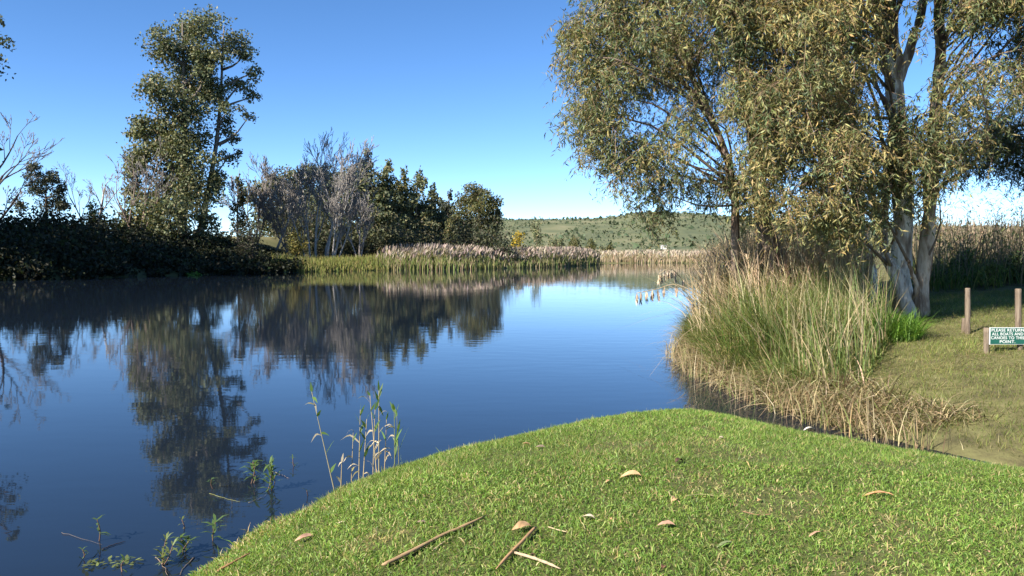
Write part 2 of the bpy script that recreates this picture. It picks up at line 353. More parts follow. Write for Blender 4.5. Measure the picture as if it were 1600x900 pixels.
far_tree('edge_eucalyptus', 'eucalyptus at the left picture edge with only leaf tips in view, its unseen crown widened to shade the bank', 'tree', (-290, 440), 57, (-280, -60),
         [(-30, 55, 30, 18), (3, 64, 15, 9), (0, 90, 10, 7), (-40, 100, 36, 22), (-4, 28, 8, 12)] + [(-250 + 130 * math.cos(q * 2.4) * (.35 + .65 * ((q * 7) % 10) / 10), -70 + q * 15, 66, 44) for q in range(32)] + [(-430 - 170 * ((q * 37) % 10) / 10, 0 + (q * 53) % 400, 90, 60, 26 * ((q * 17) % 10) / 10 - 2) for q in range(34)],  # tips show; the last clumps are unseen crown added to shade the left bank
         .6, .6, G_DARK, [2, 2, 1], .6, BROWN, dep=1.8, tips=5)
far_tree('round_shrub_tree', 'thin grey green round tree on the bank beside the leafless dark tree', 'tree', (72, 345), 92, (72, 262),
         [(60, 270, 20, 14), (80, 282, 20, 16), (55, 295, 22, 16), (92, 300, 16, 16), (70, 315, 26, 16), (98, 322, 12, 12), (46, 322, 16, 12)], .28, 2.4, G_GREY, [2, 1, 2], .16, BROWN)
bare_tree('leafless_tree', 'dark leafless tree spreading its branches at the left edge', -22, 345, 88, [(55, 165, .28, 0), (20, 200, .22, -4), (85, 75, .16, 0)], 6, [3, 3, 3, 3, 2], .55, .12, (.075, .06, .055), rmin=.028)
bare_tree('slender_bare_tree', 'thin bare sapling standing against sky left of the tallest tree', 138, 350, 88, [(-16, 105, .10, 0)], 6, [4, 3, 3, 3, 2], .5, .12, (.30, .25, .22), rmin=.016)
bare_tree('slender_bare_tree', 'pale stemmed bare tree leaning right over the dark bush', 150, 350, 86, [(36, 105, .16, 0)], 6, [4, 3, 3, 3, 2], .5, .1, (.46, .41, .37), rmin=.016)
bush('dark_evergreen_bush', 'small dark evergreen bush beneath the pale leaning bare tree', 'bush', 145, 350, 90, 20, 36, 900, .3, [(.03, .055, .02), (.045, .075, .025)], [1, 1])
bare_tree('brown_bare_tree', 'brown twiggy leafless tree in front of the tallest tree', 215, 395, 80, [(-8, 135, .14, -12), (25, 140, .14, 0), (-28, 110, .12, -5), (8, 120, .12, 10)], 6, [4, 3, 3, 3, 2], .55, .1, (.23, .17, .14), rmin=.02)
far_tree('yellow_green_poplar', 'narrow yellow green tree just right of the tallest tree', 'tree', (372, 400), 92, (374, 262),
         [(374, 285, 8, 16), (372, 310, 12, 18), (376, 335, 14, 18), (368, 355, 16, 16), (378, 375, 14, 16)], .26, 2.0, G_OLIVE, [2, 3, 1, 2], .14, GREY)
far_tree('domed_tree', 'broad dark domed tree behind the leafless grey trees', 'tree', (470, 400), 128, (470, 270),
         [(500, 272, 34, 18), (465, 276, 36, 20), (430, 288, 34, 22), (405, 305, 26, 22), (540, 280, 30, 20), (450, 310, 50, 26), (510, 310, 50, 28), (555, 300, 24, 26), (430, 345, 50, 32), (500, 350, 54, 34)], .5, 3.2, G_DARK, [1, 2, 3], .5)
for (px, st, lab, c) in [
    (455, [(-48, 150, .12, 0), (-30, 110, .1, -4), (-62, 85, .1, 0)], 'brownish leafless tree leaning left, leftmost of the bare grey trees', (.27, .21, .185)),
    (400, [(10, 120, .12, 0), (-18, 100, .10, -6), (26, 100, .10, 4)], 'low brown leafless thicket tree beside the yellow green poplar', (.25, .19, .16)),
    (432, [(48, 125, .15, 0), (70, 100, .10, 4)], 'leafless tree with a single pale trunk slanting right', (0.370, 0.333, 0.303)),
    (492, [(-2, 190, .16, 0), (-14, 165, .13, -6), (-26, 150, .11, -12)], 'tall white trunked bare tree, left of the central pair', (0.429, 0.400, 0.370)),
    (506, [(6, 195, .17, 0), (18, 180, .14, 5)], 'tallest white trunked bare tree in the grey cluster', (0.444, 0.414, 0.385)),
    (520, [(42, 165, .16, 0), (62, 130, .12, 3), (20, 150, .12, 0)], 'white trunked bare tree fanning right of the cluster', (0.414, 0.385, 0.355)),
    (560, [(10, 135, .12, 0), (34, 115, .12, 0), (-18, 120, .1, 0)], 'grey bare tree in front of the first pointed evergreen', (.30, .26, .24))]:
    bare_tree('bare_poplar', lab, px, 408, 93, st, 6, [5, 4, 4, 3, 2], .52, .16, c, 'leafless grey trees on the far bank', rmin=.022)
PT = [(572, 242, 34, 'first and tallest of the pointed evergreens, beside the bare grey trees', 110), (605, 256, 26, 'dark pointed evergreen, second from the bare grey trees', 112),
      (630, 268, 22, 'pointed evergreen with olive top, third from the bare trees', 116), (652, 272, 24, 'pointed evergreen in the middle of the dark row', 114), (677, 292, 22, 'lower dark pointed evergreen right of the row middle', 118),
      (700, 300, 20, 'greyer thin topped evergreen just left of the rounded willow', 124)]
for i, (px, ty, hw, lab, Y) in enumerate(PT):
    cl = []; H = 405 - ty
    for k in range(9):
        f = k / 8; wv = hw * (.34 + 1.35 * f ** .55)
        cl.append((px + rng.normal() * 3, ty + 8 + f * H * .84, wv * .85, H * .12))
        if k > 2: cl += [(px - wv * .6, ty + 14 + f * H * .84, wv * .5, H * .07), (px + wv * .6, ty + 10 + f * H * .84, wv * .5, H * .07)]
    far_tree('pointed_evergreen', lab, 'tree', (px, 405), Y, (px, ty + 4), cl, .42, 2.6, [G_EUC, G_EUC, G_OLIVE, G_EUC, G_DARK, G_GREY][i], [3, 2, 3, 1] if i < 4 else [2, 2, 2], .28, BROWN, 'row of pointed evergreens', droop=-.2)
far_tree('willow', 'rounded golden olive willow at the right end of the tree row', 'tree', (745, 410), 122, (745, 300),
         [(745, 296, 22, 12), (725, 312, 22, 16), (762, 315, 22, 18), (742, 325, 32, 20), (720, 345, 22, 24), (765, 345, 22, 22), (745, 360, 32, 24), (728, 380, 22, 18), (762, 378, 24, 20), (776, 340, 10, 14), (745, 392, 30, 14)], .32, 2.8, G_OLIVE, [3, 2, 2, 1], .35, BROWN, droop=.6)
bush('olive_tree', 'small olive green tree in front of the rounded willow', 'tree', 705, 412, 112, 17, 50, 1300, .32, G_OLIVE, [3, 1, 2, 1])
bush('dark_tree', 'small dark tree tucked against the right side of the willow', 'tree', 775, 410, 126, 12, 44, 900, .34, G_DARK, [2, 2, 1])
bush('yellow_flowering_bush', 'bright yellow flowering bush beyond the pink reeds', 'bush', 809, 400, 150, 17, 27, 1800, .34, [(.42, .29, .02), (.30, .23, .03), (.10, .10, .03)], [4, 2, 1])
for (px, ty, rx, Y, lab, c) in [(838, 350, 13, 170, 'pointed green tree just right of the yellow bush', G_EUC), (868, 368, 16, 165, 'small green tree between the pointed tree and the olive shrubs', G_EUC),
                                (898, 372, 13, 160, 'olive shrub tree above the end of the reed bed', G_OLIVE), (920, 376, 12, 158, 'olive shrub left of the low dark waterside bush', G_OLIVE), (948, 380, 13, 165, 'rounded olive shrub standing by the far meadow', G_OLIVE), (884, 384, 14, 150, 'low green shrub behind the reed tips', G_EUC)]:
    bush('small_tree', lab, 'tree', px, 404, Y, rx, (404 - ty) * .72, 900, .4, c, [2, 2, 1, 1], 'small trees beyond the reed bed')
bush('waterside_bush', 'low dark green bush at the tip of the reed bed', 'bush', 926, 412, 126, 11, 17, 900, .25, G_DARK, [2, 2, 2])
bush('floating_shrub', 'bright green low plant floating at the tip of the reed bed', 'bush', 912, 413, 121, 13, 4, 300, .25, [(.10, .20, .03), (.08, .15, .03)], [1, 1], zoff=.1)
bush('yellow_shrub', 'rounded yellow green shrub below the white bare trunks', 'bush', 463, 412, 88, 20, 36, 1400, .22, [(.14, .12, .03), (.10, .10, .03), (.18, .14, .035)], [2, 2, 1])
bush('waterside_shrub', 'low grey brown shrub hanging over the water below the tallest tree', 'bush', 395, 424, 80, 34, 44, 2200, .22, [(.06, .055, .04), (.05, .06, .03), (.09, .075, .055)], [2, 2, 1])
bush('floating_shrub', 'small bright green leafy plant at the dark waterline', 'bush', 301, 430, 70.5, 14, 6, 260, .2, [(.10, .20, .03), (.08, .15, .03)], [1, 1], zoff=.1)

# the left bank's thicket: a mass nobody could count
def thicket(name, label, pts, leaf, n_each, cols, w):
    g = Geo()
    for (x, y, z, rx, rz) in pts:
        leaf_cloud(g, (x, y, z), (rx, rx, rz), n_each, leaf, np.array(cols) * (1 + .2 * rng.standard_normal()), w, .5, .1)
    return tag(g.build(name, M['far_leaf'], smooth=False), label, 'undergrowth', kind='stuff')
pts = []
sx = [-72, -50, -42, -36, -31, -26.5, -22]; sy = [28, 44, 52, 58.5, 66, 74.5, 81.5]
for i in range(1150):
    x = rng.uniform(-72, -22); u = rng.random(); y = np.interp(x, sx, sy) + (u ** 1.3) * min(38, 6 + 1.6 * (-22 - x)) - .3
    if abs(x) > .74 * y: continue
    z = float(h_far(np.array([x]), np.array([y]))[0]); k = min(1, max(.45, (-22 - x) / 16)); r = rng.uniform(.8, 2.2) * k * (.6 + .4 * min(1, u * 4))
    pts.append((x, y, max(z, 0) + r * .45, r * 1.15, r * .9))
thicket('bank_thicket', 'dark shaded undergrowth covering the steep left bank', pts, .35, 110, [(.020, .025, .012), (.028, .03, .015), (.04, .038, .02), (.03, .042, .014)], [3, 2, 1, 1])  # leaf colours set extra dark, deepening the shade on the left bank
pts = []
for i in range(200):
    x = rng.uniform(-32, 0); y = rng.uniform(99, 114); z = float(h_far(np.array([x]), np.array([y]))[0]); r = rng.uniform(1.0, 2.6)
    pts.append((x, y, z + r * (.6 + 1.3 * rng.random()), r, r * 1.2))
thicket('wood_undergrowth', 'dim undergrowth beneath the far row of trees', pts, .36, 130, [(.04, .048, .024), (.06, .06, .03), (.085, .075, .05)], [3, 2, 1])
# scrub on the hills and scattered bushes on the plain
g = Geo(); n = 8000
x = rng.uniform(-260, 700, n); y = rng.uniform(620, 1230, n); z = h_hill(x, y); keep = (fbm(x, y, 70, 2) + .3 * fbm(x, y, 20, 5) > .56); x, y, z = x[keep], y[keep], z[keep]
for k in range(2):
    m_ = len(x); r = rng.uniform(.55, 1.35, m_) * (1 + 1.2 * (rng.random(m_) < .12)); c = np.stack([x + rng.normal(size=m_) * 1.6, y + rng.normal(size=m_) * 1.6, z + r * .45], 1)
    ax = nrm(rdir(m_) * np.array([1, 1, .5])); sd = nrm(np.cross(ax, rdir(m_)))
    ribbons(np.stack([c - ax * r[:, None], c + np.array([0, 0, .5]) * r[:, None], c + ax * r[:, None]], 1), np.stack([r * .3, r * .8, r * 0], 1), sd, pick([(.055, .078, .042), (.07, .09, .048), (.085, .10, .052)], [2, 2, 1], m_), g)
tag(g.build('hill_scrub', M['far_leaf'], smooth=False), 'dark green scrub scattered over the hills', 'scrub', kind='stuff')

# ------------------------------------------------------------------ reeds across the river
def stalks(geo, x, y, z, h, w, cols, wts, lean=.12, k=4, wind=(0, 0)):
    n = len(x); b = np.stack([x, y, z], 1); t = np.linspace(0, 1, k)
    ld = np.stack([rng.normal(size=n) + wind[0], rng.normal(size=n) + wind[1], np.zeros(n)], 1) * lean
    P = b[:, None] + h[:, None, None] * (t[None, :, None] * np.array([0, 0, 1.])[None, None] + (t ** 2)[None, :, None] * ld[:, None])
    P[..., 2] -= (h[:, None] * (t ** 2)[None] * (np.linalg.norm(ld, axis=1) ** 2)[:, None] * .5)
    sd = nrm(np.stack([rng.normal(size=n), rng.normal(size=n) * .6, np.zeros(n)], 1))
    W = w[:, None] * np.interp(t, [0, .4, 1], [.8, 1, 0])[None]
    ribbons(P, W, sd, pick(cols, wts, n), geo); return P
def far_reeds(name, label, shore, depth, n, hr, cols, wts, plume=True, w=.05, pcol=(.27, .22, .185)):
    sh = np.array(shore, float); seg = rng.integers(0, len(sh) - 1, n * 2); L = np.linalg.norm(np.diff(sh, axis=0), axis=1); seg = rng.choice(len(L), n, p=L / L.sum())
    u = rng.random(n)[:, None]; P = sh[seg] * (1 - u) + sh[seg + 1] * u
    dd = rng.random(n) ** 1.2 * depth; x = P[:, 0] + rng.normal(size=n) * .5; y = P[:, 1] + dd + .15
    z = np.maximum(h_far(x, y), -.2); hh = (hr[0] + (hr[1] - hr[0]) * rng.random(n)) * (.55 + .45 * np.clip(dd / 2.5, 0, 1)) * (.75 + .5 * fbm(x, y, 7, 6))
    g = Geo(); Q = stalks(g, x, y, z, hh, np.full(n, w), cols, wts, .14, 3)
    if plume:
        s = (rng.random(n) < .33) & (dd > 1.2); q = Q[s][:, -1]; m_ = len(q); d = nrm(rdir(m_) * np.array([.5, .5, .1]) + np.array([.25, 0, .9]))
        pl = np.stack([q - d * .22, q + d * .1, q + d * .42], 1)
        ribbons(pl, np.stack([np.full(m_, .03), np.full(m_, .085), np.zeros(m_)], 1), nrm(np.cross(d, rdir(m_))), pick([pcol, tuple(np.array(pcol) * .75), tuple(np.array(pcol) * 1.25)], [2, 1, 1], m_), g)
    return tag(g.build(name, M['straw'], smooth=False), label, 'reeds', kind='stuff')
RG = [(.13, .17, .05), (.18, .19, .065), (.25, .21, .11), (.30, .24, .15)]
far_reeds('reed_bed', 'long bed of green reeds with pinkish plumes along the far shore', [(-14.5, 88), (-7.1, 89.2), (-1.6, 96.6), (4.2, 103.6), (9.2, 113.6), (12.6, 122)], 9, 19000, (1.15, 2.15), RG, [4, 3, 2, 2])
far_reeds('shore_grass', 'low yellow green grass at the water below the bare trees', [(-24.2, 79.5), (-19.9, 82.6), (-14.2, 88)], 6, 6500, (.7, 1.5), [(.17, .18, .045), (.12, .15, .04), (.24, .20, .08)], [3, 2, 2], False, .045)
far_reeds('dry_reed_meadow', 'pale dry reed meadow on the farthest shore', [(13.6, 133.5), (22, 136.8), (33, 135.8), (46, 133.8), (66, 131)], 24, 12000, (.85, 1.45), [(.34, .27, .18), (.28, .22, .14), (.22, .2, .09)], [3, 2, 1], True, .07, (.36, .30, .23))

# a white house far off on the plain
hp = at(1037, 386, 420); hz = 3.0
root = empty('farm_house', (hp[0], 420, hz), 'tiny white farm house below the hills seen under the hanging branches', 'house'); root.scale = (.42, .42, .42)
def box(name, c, s, mat, parent):
    c = np.array(c); s = np.array(s) / 2
    V = [c + s * np.array([a, b, d]) for a in (-1, 1) for b in (-1, 1) for d in (-1, 1)]
    o = mesh_tris(name, V, [(0, 1, 3, 2), (4, 6, 7, 5), (0, 4, 5, 1), (2, 3, 7, 6), (0, 2, 6, 4), (1, 5, 7, 3)], mat, parent, smooth=False); return o
M['white'] = noisy_mat('white_plaster', [(.3, (.50, .47, .42)), (.7, (.6, .57, .52))], 3)
M['roof'] = noisy_mat('grey_roof', [(.3, (.25, .24, .23)), (.7, (.34, .33, .31))], 3)
M['dark'] = noisy_mat('dark_window', [(.3, (.02, .02, .025)), (.7, (.04, .04, .045))], 3, .2)
box('wall', (0, 0, 1.1), (6.5, 4, 4.2), M['white'], root)
V = [(-3.6, -2.3, 3.2), (3.6, -2.3, 3.2), (3.6, 2.3, 3.2), (-3.6, 2.3, 3.2), (-3.6, 0, 4.3), (3.6, 0, 4.3)]
mesh_tris('roof', V, [(0, 1, 5), (0, 5, 4), (2, 3, 4), (2, 4, 5), (0, 4, 3), (1, 2, 5), (0, 2, 1), (0, 3, 2)], M['roof'], root, smooth=False)
box('window', (-1.6, -2.02, 1.9), (.9, .06, 1), M['dark'], root); box('door', (1.2, -2.02, 1.3), (.9, .06, 2), M['dark'], root)
print('far done', round(time.time() - T0, 1))

# ------------------------------------------------------------------ the near eucalyptus trees
E_GOLD = [(.31, .255, .10), (.235, .215, .088), (.36, .265, .115), (.17, .18, .077), (.095, .12, .06)]
E_MIX = [(.21, .20, .08), (.145, .165, .072), (.31, .24, .10), (.10, .125, .065)]
E_GREEN = [(.06, .085, .04), (.085, .105, .05), (.045, .065, .035), (.12, .115, .05)]
def leaf_twigs(lg, tg, C, n_tw, spread, cols, w, leaf=.118, per=13, tlen=.55, tcol=(.17, .115, .075)):
    """drooping twigs set with hanging lance-shaped leaves round each branch end C (m,3)"""
    m_ = len(C); i = np.repeat(np.arange(m_), n_tw); n = len(i)
    gm = rng.random((m_, 1)) ** 1.5; tint = ((1 + .15 * rng.standard_normal((m_, 1))) * (np.array([1.06, 1.0, .95]) * (1 - gm) + np.array([.62, .80, .86]) * gm))[i]
    o = C[i] + rdir(n) * (rng.random((n, 1)) ** .5) * spread
    d = nrm(rdir(n) * np.array([1, 1, .35]) + np.array([0, 0, -.25])); L = tlen * (.5 + .8 * rng.random(n)); t = np.linspace(0, 1, 4)
    P = o[:, None] + L[:, None, None] * (t[None, :, None] * d[:, None] * .75 + (t ** 2)[None, :, None] * np.array([0, 0, -.5]))
    ribbons(P[:, [0, 2, 3]], np.array([[.0055, .004, 0]]) * np.ones((n, 1)), nrm(np.cross(d, rdir(n))), np.array(tcol) * (1 + .2 * rng.standard_normal((n, 1))) * np.ones((n, 3)), tg)
    j = np.repeat(np.arange(n), per); N_ = len(j); f = .15 + .85 * rng.random(N_); x = f * 3; a = np.minimum(x.astype(int), 2); u = (x - a)[:, None]
    b = P[j, a] * (1 - u) + P[j, a + 1] * u
    ax = nrm(rdir(N_) * .8 + np.array([0, 0, -.68])); sd = nrm(np.cross(ax, rdir(N_))); nn = np.cross(ax, sd)
    ll = leaf * (.6 + .75 * rng.random(N_)); cv = (rng.random(N_) - .3) * .3
    diamonds(b, b + ax * ll[:, None] + nn * (cv * ll * .5)[:, None], b + ax * (ll * .42)[:, None] + nn * (cv * ll * .7)[:, None], ll * .095, sd, pick(cols, w, N_, .2) * tint[j], lg)
def crown_pts(outline, Y0, n, tmax=2.4, tmin=.35, holes=.36, seed=0):
    P = np.array([at(px, py, Y0) for px, py in outline]); XZ = P[:, [0, 2]]
    lo, hi = XZ.min(0), XZ.max(0); out = []
    while len(out) < n:
        q = lo + (hi - lo) * rng.random((n * 3, 2)); d = sdf(XZ, q[:, 0], q[:, 1]); ok = (d > .12) & (fbm(q[:, 0], q[:, 1], 1.7, seed) > holes)
        for (x, z), dd in zip(q[ok], d[ok]):
            th = min(tmax, tmin + dd * 1.1); out.append((x, Y0 + rng.uniform(-th, th), z))
            if len(out) >= n: break
    return np.array(out)
def px_path(pts, Y, n=16): return spline([at(a, b, Y + (c[0] if c else 0)) for a, b, *c in pts], n)
def near_tree(name, label, base, stems, crowns, bark=(.78, .74, .68), Y=17):
    b = hit(*base) if len(base) == 2 else np.array(base); b[2] = ground(b[0], b[1]) - .08
    root = empty(name, b, label, 'tree'); allst = []
    for (pts, r0, r1, bc) in stems:
        P = px_path(pts, Y, 22)
        w = np.cumsum(rng.normal(size=(22, 2)), 0) * .012; P[:, :2] += w - np.linspace(0, 1, 22)[:, None] * w[-1]
        if abs(pts[0][1] - base[1]) < 40 if len(base) == 2 else True: P[0, 2] = min(P[0, 2], b[2] - .05)
        g = Geo(); r = np.linspace(r0, r1, 22) * (1 + .06 * rng.normal(size=22)); fl = pts[0][1] > 415; r[0] *= 1.45 if fl else 1; r[1] *= 1.2 if fl else 1
        tubes(P[None], r[None], 14, np.array(bc), g); g.build('trunk', M['bark'], root, b); allst.append(P)
    st = np.concatenate(allst)
    lg, tg, bg_ = Geo(), Geo(), Geo()
    for (outline, Y0, nb, ntw, spread, cols, w, kw) in crowns:
        C = crown_pts(outline, Y0, nb, **kw); leaf_twigs(lg, tg, C, ntw, spread, cols, w)
        for c in C[::5]:
            dz = np.linalg.norm(st - c, axis=1); h = np.linalg.norm((st - c)[:, :2], axis=1)
            i = int(np.argmin(dz + 2.0 * np.maximum(0, st[:, 2] - c[2] + .25 * h))); i = max(1, i - int(rng.integers(0, 4))) if i % 22 > 4 else i; a = st[i]; ln = np.linalg.norm(c - a)
            mid = (a + c) / 2 + np.array([0, 0, .12 * ln]) + rng.normal(size=3) * .13 * ln
            P = spline([a, mid, c + np.array([0, 0, .1])], 7)
            tubes(P[None], np.linspace(.010 + .009 * ln, .005, 7)[None], 5, np.array((.20, .15, .115)), bg_)
    if lg.n:
        ob = bg_.build('branches', M['twig'], root, b); ob['kind'] = 'stuff'; cr = lg.build('crown', M['leaf'], root, b, smooth=False)
        o = tg.build('twigs', M['twig'], root, b); o['kind'] = 'stuff'; bg_ = None
    return root
PB = (.82, .79, .74); GB = (.55, .50, .45); DB = (.24, .19, .16); TB = (.55, .44, .34)
OUT_B = [(960, -330), (915, -80), (905, 0), (880, 45), (868, 100), (884, 170), (902, 235), (940, 278), (985, 306), (1000, 340), (992, 375), (1012, 385), (1030, 370), (1036, 335), (1062, 372), (1100, 365), (1130, 335), (1180, 345), (1235, 300), (1260, 200), (1270, -330)]
near_tree('eucalyptus_tree', 'leafy eucalyptus leaning over the water with a dark trunk behind the reeds', (*at(1214, 425, 19)[:2], 0),
          [([(1214, 425), (1206, 385), (1192, 330), (1184, 240), (1165, 130), (1150, 0), (1130, -300)], .21, .09, DB), ([(1150, 330, -.5), (1135, 250, -.6), (1090, 140, -.8), (1040, 30, -1), (1000, -120, -1)], .09, .03, DB)],
          [(OUT_B, 17.6, 520, 25, .46, E_MIX, [4, 3, 2, 2], dict(seed=3, tmax=2.6, holes=.315))], Y=18.2)
OUT_A = [(1130, -330), (1120, 0), (1140, 150), (1165, 285), (1195, 350), (1245, 335), (1290, 360), (1335, 380), (1368, 335), (1356, 240), (1350, 130), (1362, -20), (1400, -330)]
OUT_A2 = [(1500, -330), (1480, -30), (1500, 60), (1490, 130), (1530, 160), (1580, 120), (1640, 170), (1700, 60), (1720, -330)]
OUT_A3 = [(1390, 110), (1385, 250), (1395, 330), (1440, 330), (1470, 240), (1500, 260), (1520, 190), (1480, 130), (1430, 150)]
near_tree('eucalyptus_tree', 'large pale barked eucalyptus with two stems forking at the base by the posts', (1424, 487),
          [([(1422, 488), (1404, 440), (1386, 402, .1), (1378, 350, .4), (1392, 250, .5)], .15, .07, GB),
           ([(1402, 468, .9), (1410, 400, .6), (1412, 300, .5), (1404, 200, .5), (1394, 90, .5), (1386, 0, .5), (1375, -300, .5)], .24, .17, PB),
           ([(1438, 484, .2), (1446, 400, .2), (1453, 300, .2), (1463, 180, .2), (1470, 80, .2), (1466, 0, .2), (1475, -300, .2)], .16, .09, TB),
           ([(1400, 130, .5), (1425, 60, .4), (1440, 0, .3), (1460, -200, .2)], .12, .06, GB), ([(1434, 470, 0), (1424, 430, -.1), (1418, 405, -.2)], .055, .03, TB)],
          [(OUT_A, 15.6, 320, 25, .42, E_GOLD, [4, 4, 2, 3, 2], dict(seed=8, tmax=1.9, holes=.36)), (OUT_A2, 15.5, 170, 18, .45, E_MIX, [3, 3, 2, 2], dict(seed=5, tmax=1.5, holes=.42)), ([(1362, -200), (1368, 60), (1385, 200), (1405, 290), (1440, 270), (1475, 250), (1530, 255), (1560, 190), (1620, 170), (1640, -200)], 15.4, 95, 12, .42, E_MIX, [3, 3, 2, 2], dict(seed=15, tmax=1.2, holes=.44)), (OUT_A3, 16.2, 45, 13, .4, E_MIX, [2, 3, 2, 2], dict(seed=6, tmax=.9, holes=.45))], Y=17)
near_tree('eucalyptus_tree', 'slim white stemmed eucalyptus standing behind the dry cane', (*at(1350, 430, 20.5)[:2], 0),
          [([(1362, 432), (1352, 380), (1342, 310), (1332, 240), (1322, 120), (1310, -60), (1300, -280)], .16, .07, PB), ([(1354, 425), (1318, 370), (1288, 300), (1278, 230), (1270, 120), (1262, -40), (1255, -200)], .13, .05, PB)],
          [([(1190, -320), (1190, 60), (1240, 210), (1330, 240), (1370, 120), (1380, -320)], 20.3, 130, 18, .6, E_MIX, [2, 3, 2, 3], dict(seed=9, tmax=1.6))], Y=20.5)
near_tree('eucalyptus_tree', 'dark green eucalyptus branch reaching in from the right edge', (*at(1720, 440, 21)[:2], 0),
          [([(1720, 470), (1712, 330), (1705, 200), (1700, 0), (1690, -250)], .24, .12, GB), ([(1708, 230), (1640, 190), (1570, 205), (1530, 235), (1490, 250)], .06, .02, DB)],
          [([(1540, 190), (1530, 225), (1545, 262), (1580, 272), (1640, 280), (1720, 240), (1740, 60), (1640, 60), (1600, 130), (1570, 160)], 20.5, 130, 18, .5, E_GREEN, [3, 3, 2, 1], dict(seed=4, tmax=1.6, holes=.25)),
           ([(1495, 205), (1480, 262), (1510, 280), (1540, 250), (1540, 200)], 20.5, 14, 12, .4, E_GREEN, [3, 3, 2, 1], dict(seed=2, tmax=.6, holes=.2)),
           ([(1600, -300), (1610, 40), (1760, 60), (1780, -300)], 20.5, 90, 16, .55, E_GREEN, [3, 3, 2, 1], dict(seed=2, tmax=1.6))], Y=21)
print('near trees', round(time.time() - T0, 1))

# ------------------------------------------------------------------ right bank vegetation
def scatter_bank(n, box, cond):
    x = rng.uniform(box[0], box[1], n * 4); y = rng.uniform(box[2], box[3], n * 4); d = sdf(BANK, x, y); ok = cond(x, y, d)
    x, y, d = x[ok][:n], y[ok][:n], d[ok][:n]; return x, y, d, h_bank(x, y)
def arch(geo, x, y, z, L, w, cols, wts, out=(0, 0), arc=.9, k=5, tilt=.35, tint=None):
    """arching grass or reed leaves"""
    n = len(x); a = rng.uniform(0, 6.283, n); d = nrm(np.stack([np.cos(a) + out[0], np.sin(a) + out[1], np.zeros(n)], 1)); t = np.linspace(0, 1, k)
    up = np.array([0, 0, 1.]); tl = tilt * (.4 + rng.random(n)); ac = arc * (.3 + .9 * rng.random(n))
    P = np.stack([x, y, z - .02], 1)[:, None] + L[:, None, None] * (t[None, :, None] * (nrm(up + d * tl[:, None]))[:, None] + (t ** 2.2)[None, :, None] * (d * .45 - up * .6)[:, None] * ac[:, None, None])
    sd = nrm(np.cross(d, up) + .3 * rdir(n)); W = w[:, None] * np.interp(t, [0, .3, 1], [.6, 1, 0])[None]
    C = pick(cols, wts, n, .18)
    if tint is not None: C = C * tint[:, None]
    ribbons(P, W, sd, C, geo)
GR = [(.095, .14, .035), (.14, .17, .05), (.065, .10, .028), (.20, .19, .065)]
DRY = [(.33, .26, .14), (.27, .20, .11), (.40, .33, .20), (.19, .14, .085)]
reedzone = lambda x, y, d: (d > .15) & (d < 3.8 - .08 * np.abs(y - 15)) & (y > 10.6) & (y < 20) & (x < 4.5 + (y - 10.6) * .62)
g = Geo()
x, y, d, z = scatter_bank(23000, (3, 10, 10.4, 21), reedzone)
arch(g, x, y, z, np.clip((4.45 + (y - 10.6) * .62 - x) / 1.5, .22, 1) * (.6 + .9 * rng.random(len(x))) * (.42 + .58 * np.clip(d / 1.2, 0, 1)) * np.interp(y, [11, 13, 15.5, 19], [.75, 1, 1.25, 1.3]) * (.35 + 1.3 * fbm(x, y, .9, 3)), np.full(len(x), .006) + .006 * rng.random(len(x)), [(.12, .18, .045), (.17, .215, .06), (.075, .12, .032), (.22, .215, .075), (.30, .25, .12), (.38, .31, .18)], [4, 3, 3, 2.5, 2, 1.3], (-.25, -.1), .8, 4, .5, .6 + .8 * fbm(x, y, .9, 8))
x, y, d, z = scatter_bank(1700, (3, 10, 11, 20), lambda x, y, d: reedzone(x, y, d) & (d > .5))
stalks(g, x, y, z, .8 + .9 * rng.random(len(x)), np.full(len(x), .008), [(.42, .34, .20), (.33, .27, .15), (.16, .20, .06), (.13, .17, .05)], [2, 2, 2, 2], .28, 5, (-.4, 0))
tag(g.build('bank_reeds', M['grass'], smooth=False), 'tall green reeds and grass crowding the right bank', 'reeds', kind='stuff')
g = Geo()
x, y, d, z = scatter_bank(9500, (3, 6.5, 9.2, 20), lambda x, y, d: (d > -.12) & (d < 1.25) & (y > 9.3) & (x < 6.5) & (rng.random(len(x)) < np.clip(1.2 - np.abs(d - .4), .15, 1)))
arch(g, x, y, np.maximum(z, -.05), (.3 + .5 * rng.random(len(x))) * np.interp(y, [9, 11], [.45, 1]), np.full(len(x), .006) + .004 * rng.random(len(x)), DRY + [(.16, .18, .06)], [4, 3, 2, 2, 2], (-.5, -.5), 1.3, 5, .6)
x, y, d, z = scatter_bank(900, (3, 5.6, 8.6, 17), lambda x, y, d: (d > -.35) & (d < .15))
stalks(g, x, y, np.full(len(x), -.05), .2 + .45 * rng.random(len(x)), np.full(len(x), .006), DRY + [(.14, .17, .05)], [3, 3, 2, 1, 2], .3)
tag(g.build('dead_grass', M['straw'], smooth=False), 'dead straw coloured grass hanging into the narrow inlet', 'grass', kind='stuff')
g = Geo()
x, y, d, z = scatter_bank(3600, (4.3, 11, 17.3, 25), lambda x, y, d: (d > .4) & (x / y > .235) & (x / y < .445))
hh = (1.5 + 1.4 * rng.random(len(x))) * (.7 + .5 * fbm(x, y, 1.5, 4)) * np.interp(x / y, [.23, .29, .45], [.65, 1, 1])
Q = stalks(g, x, y, z, hh, np.full(len(x), .011), [(.46, .35, .22), (.38, .27, .17), (.54, .43, .28), (.28, .19, .13)], [3, 3, 2, 1], .2, 5, (-.4, 0))
i = rng.integers(0, len(x), 6000); u = rng.integers(1, 4, 6000); q = Q[i, u]
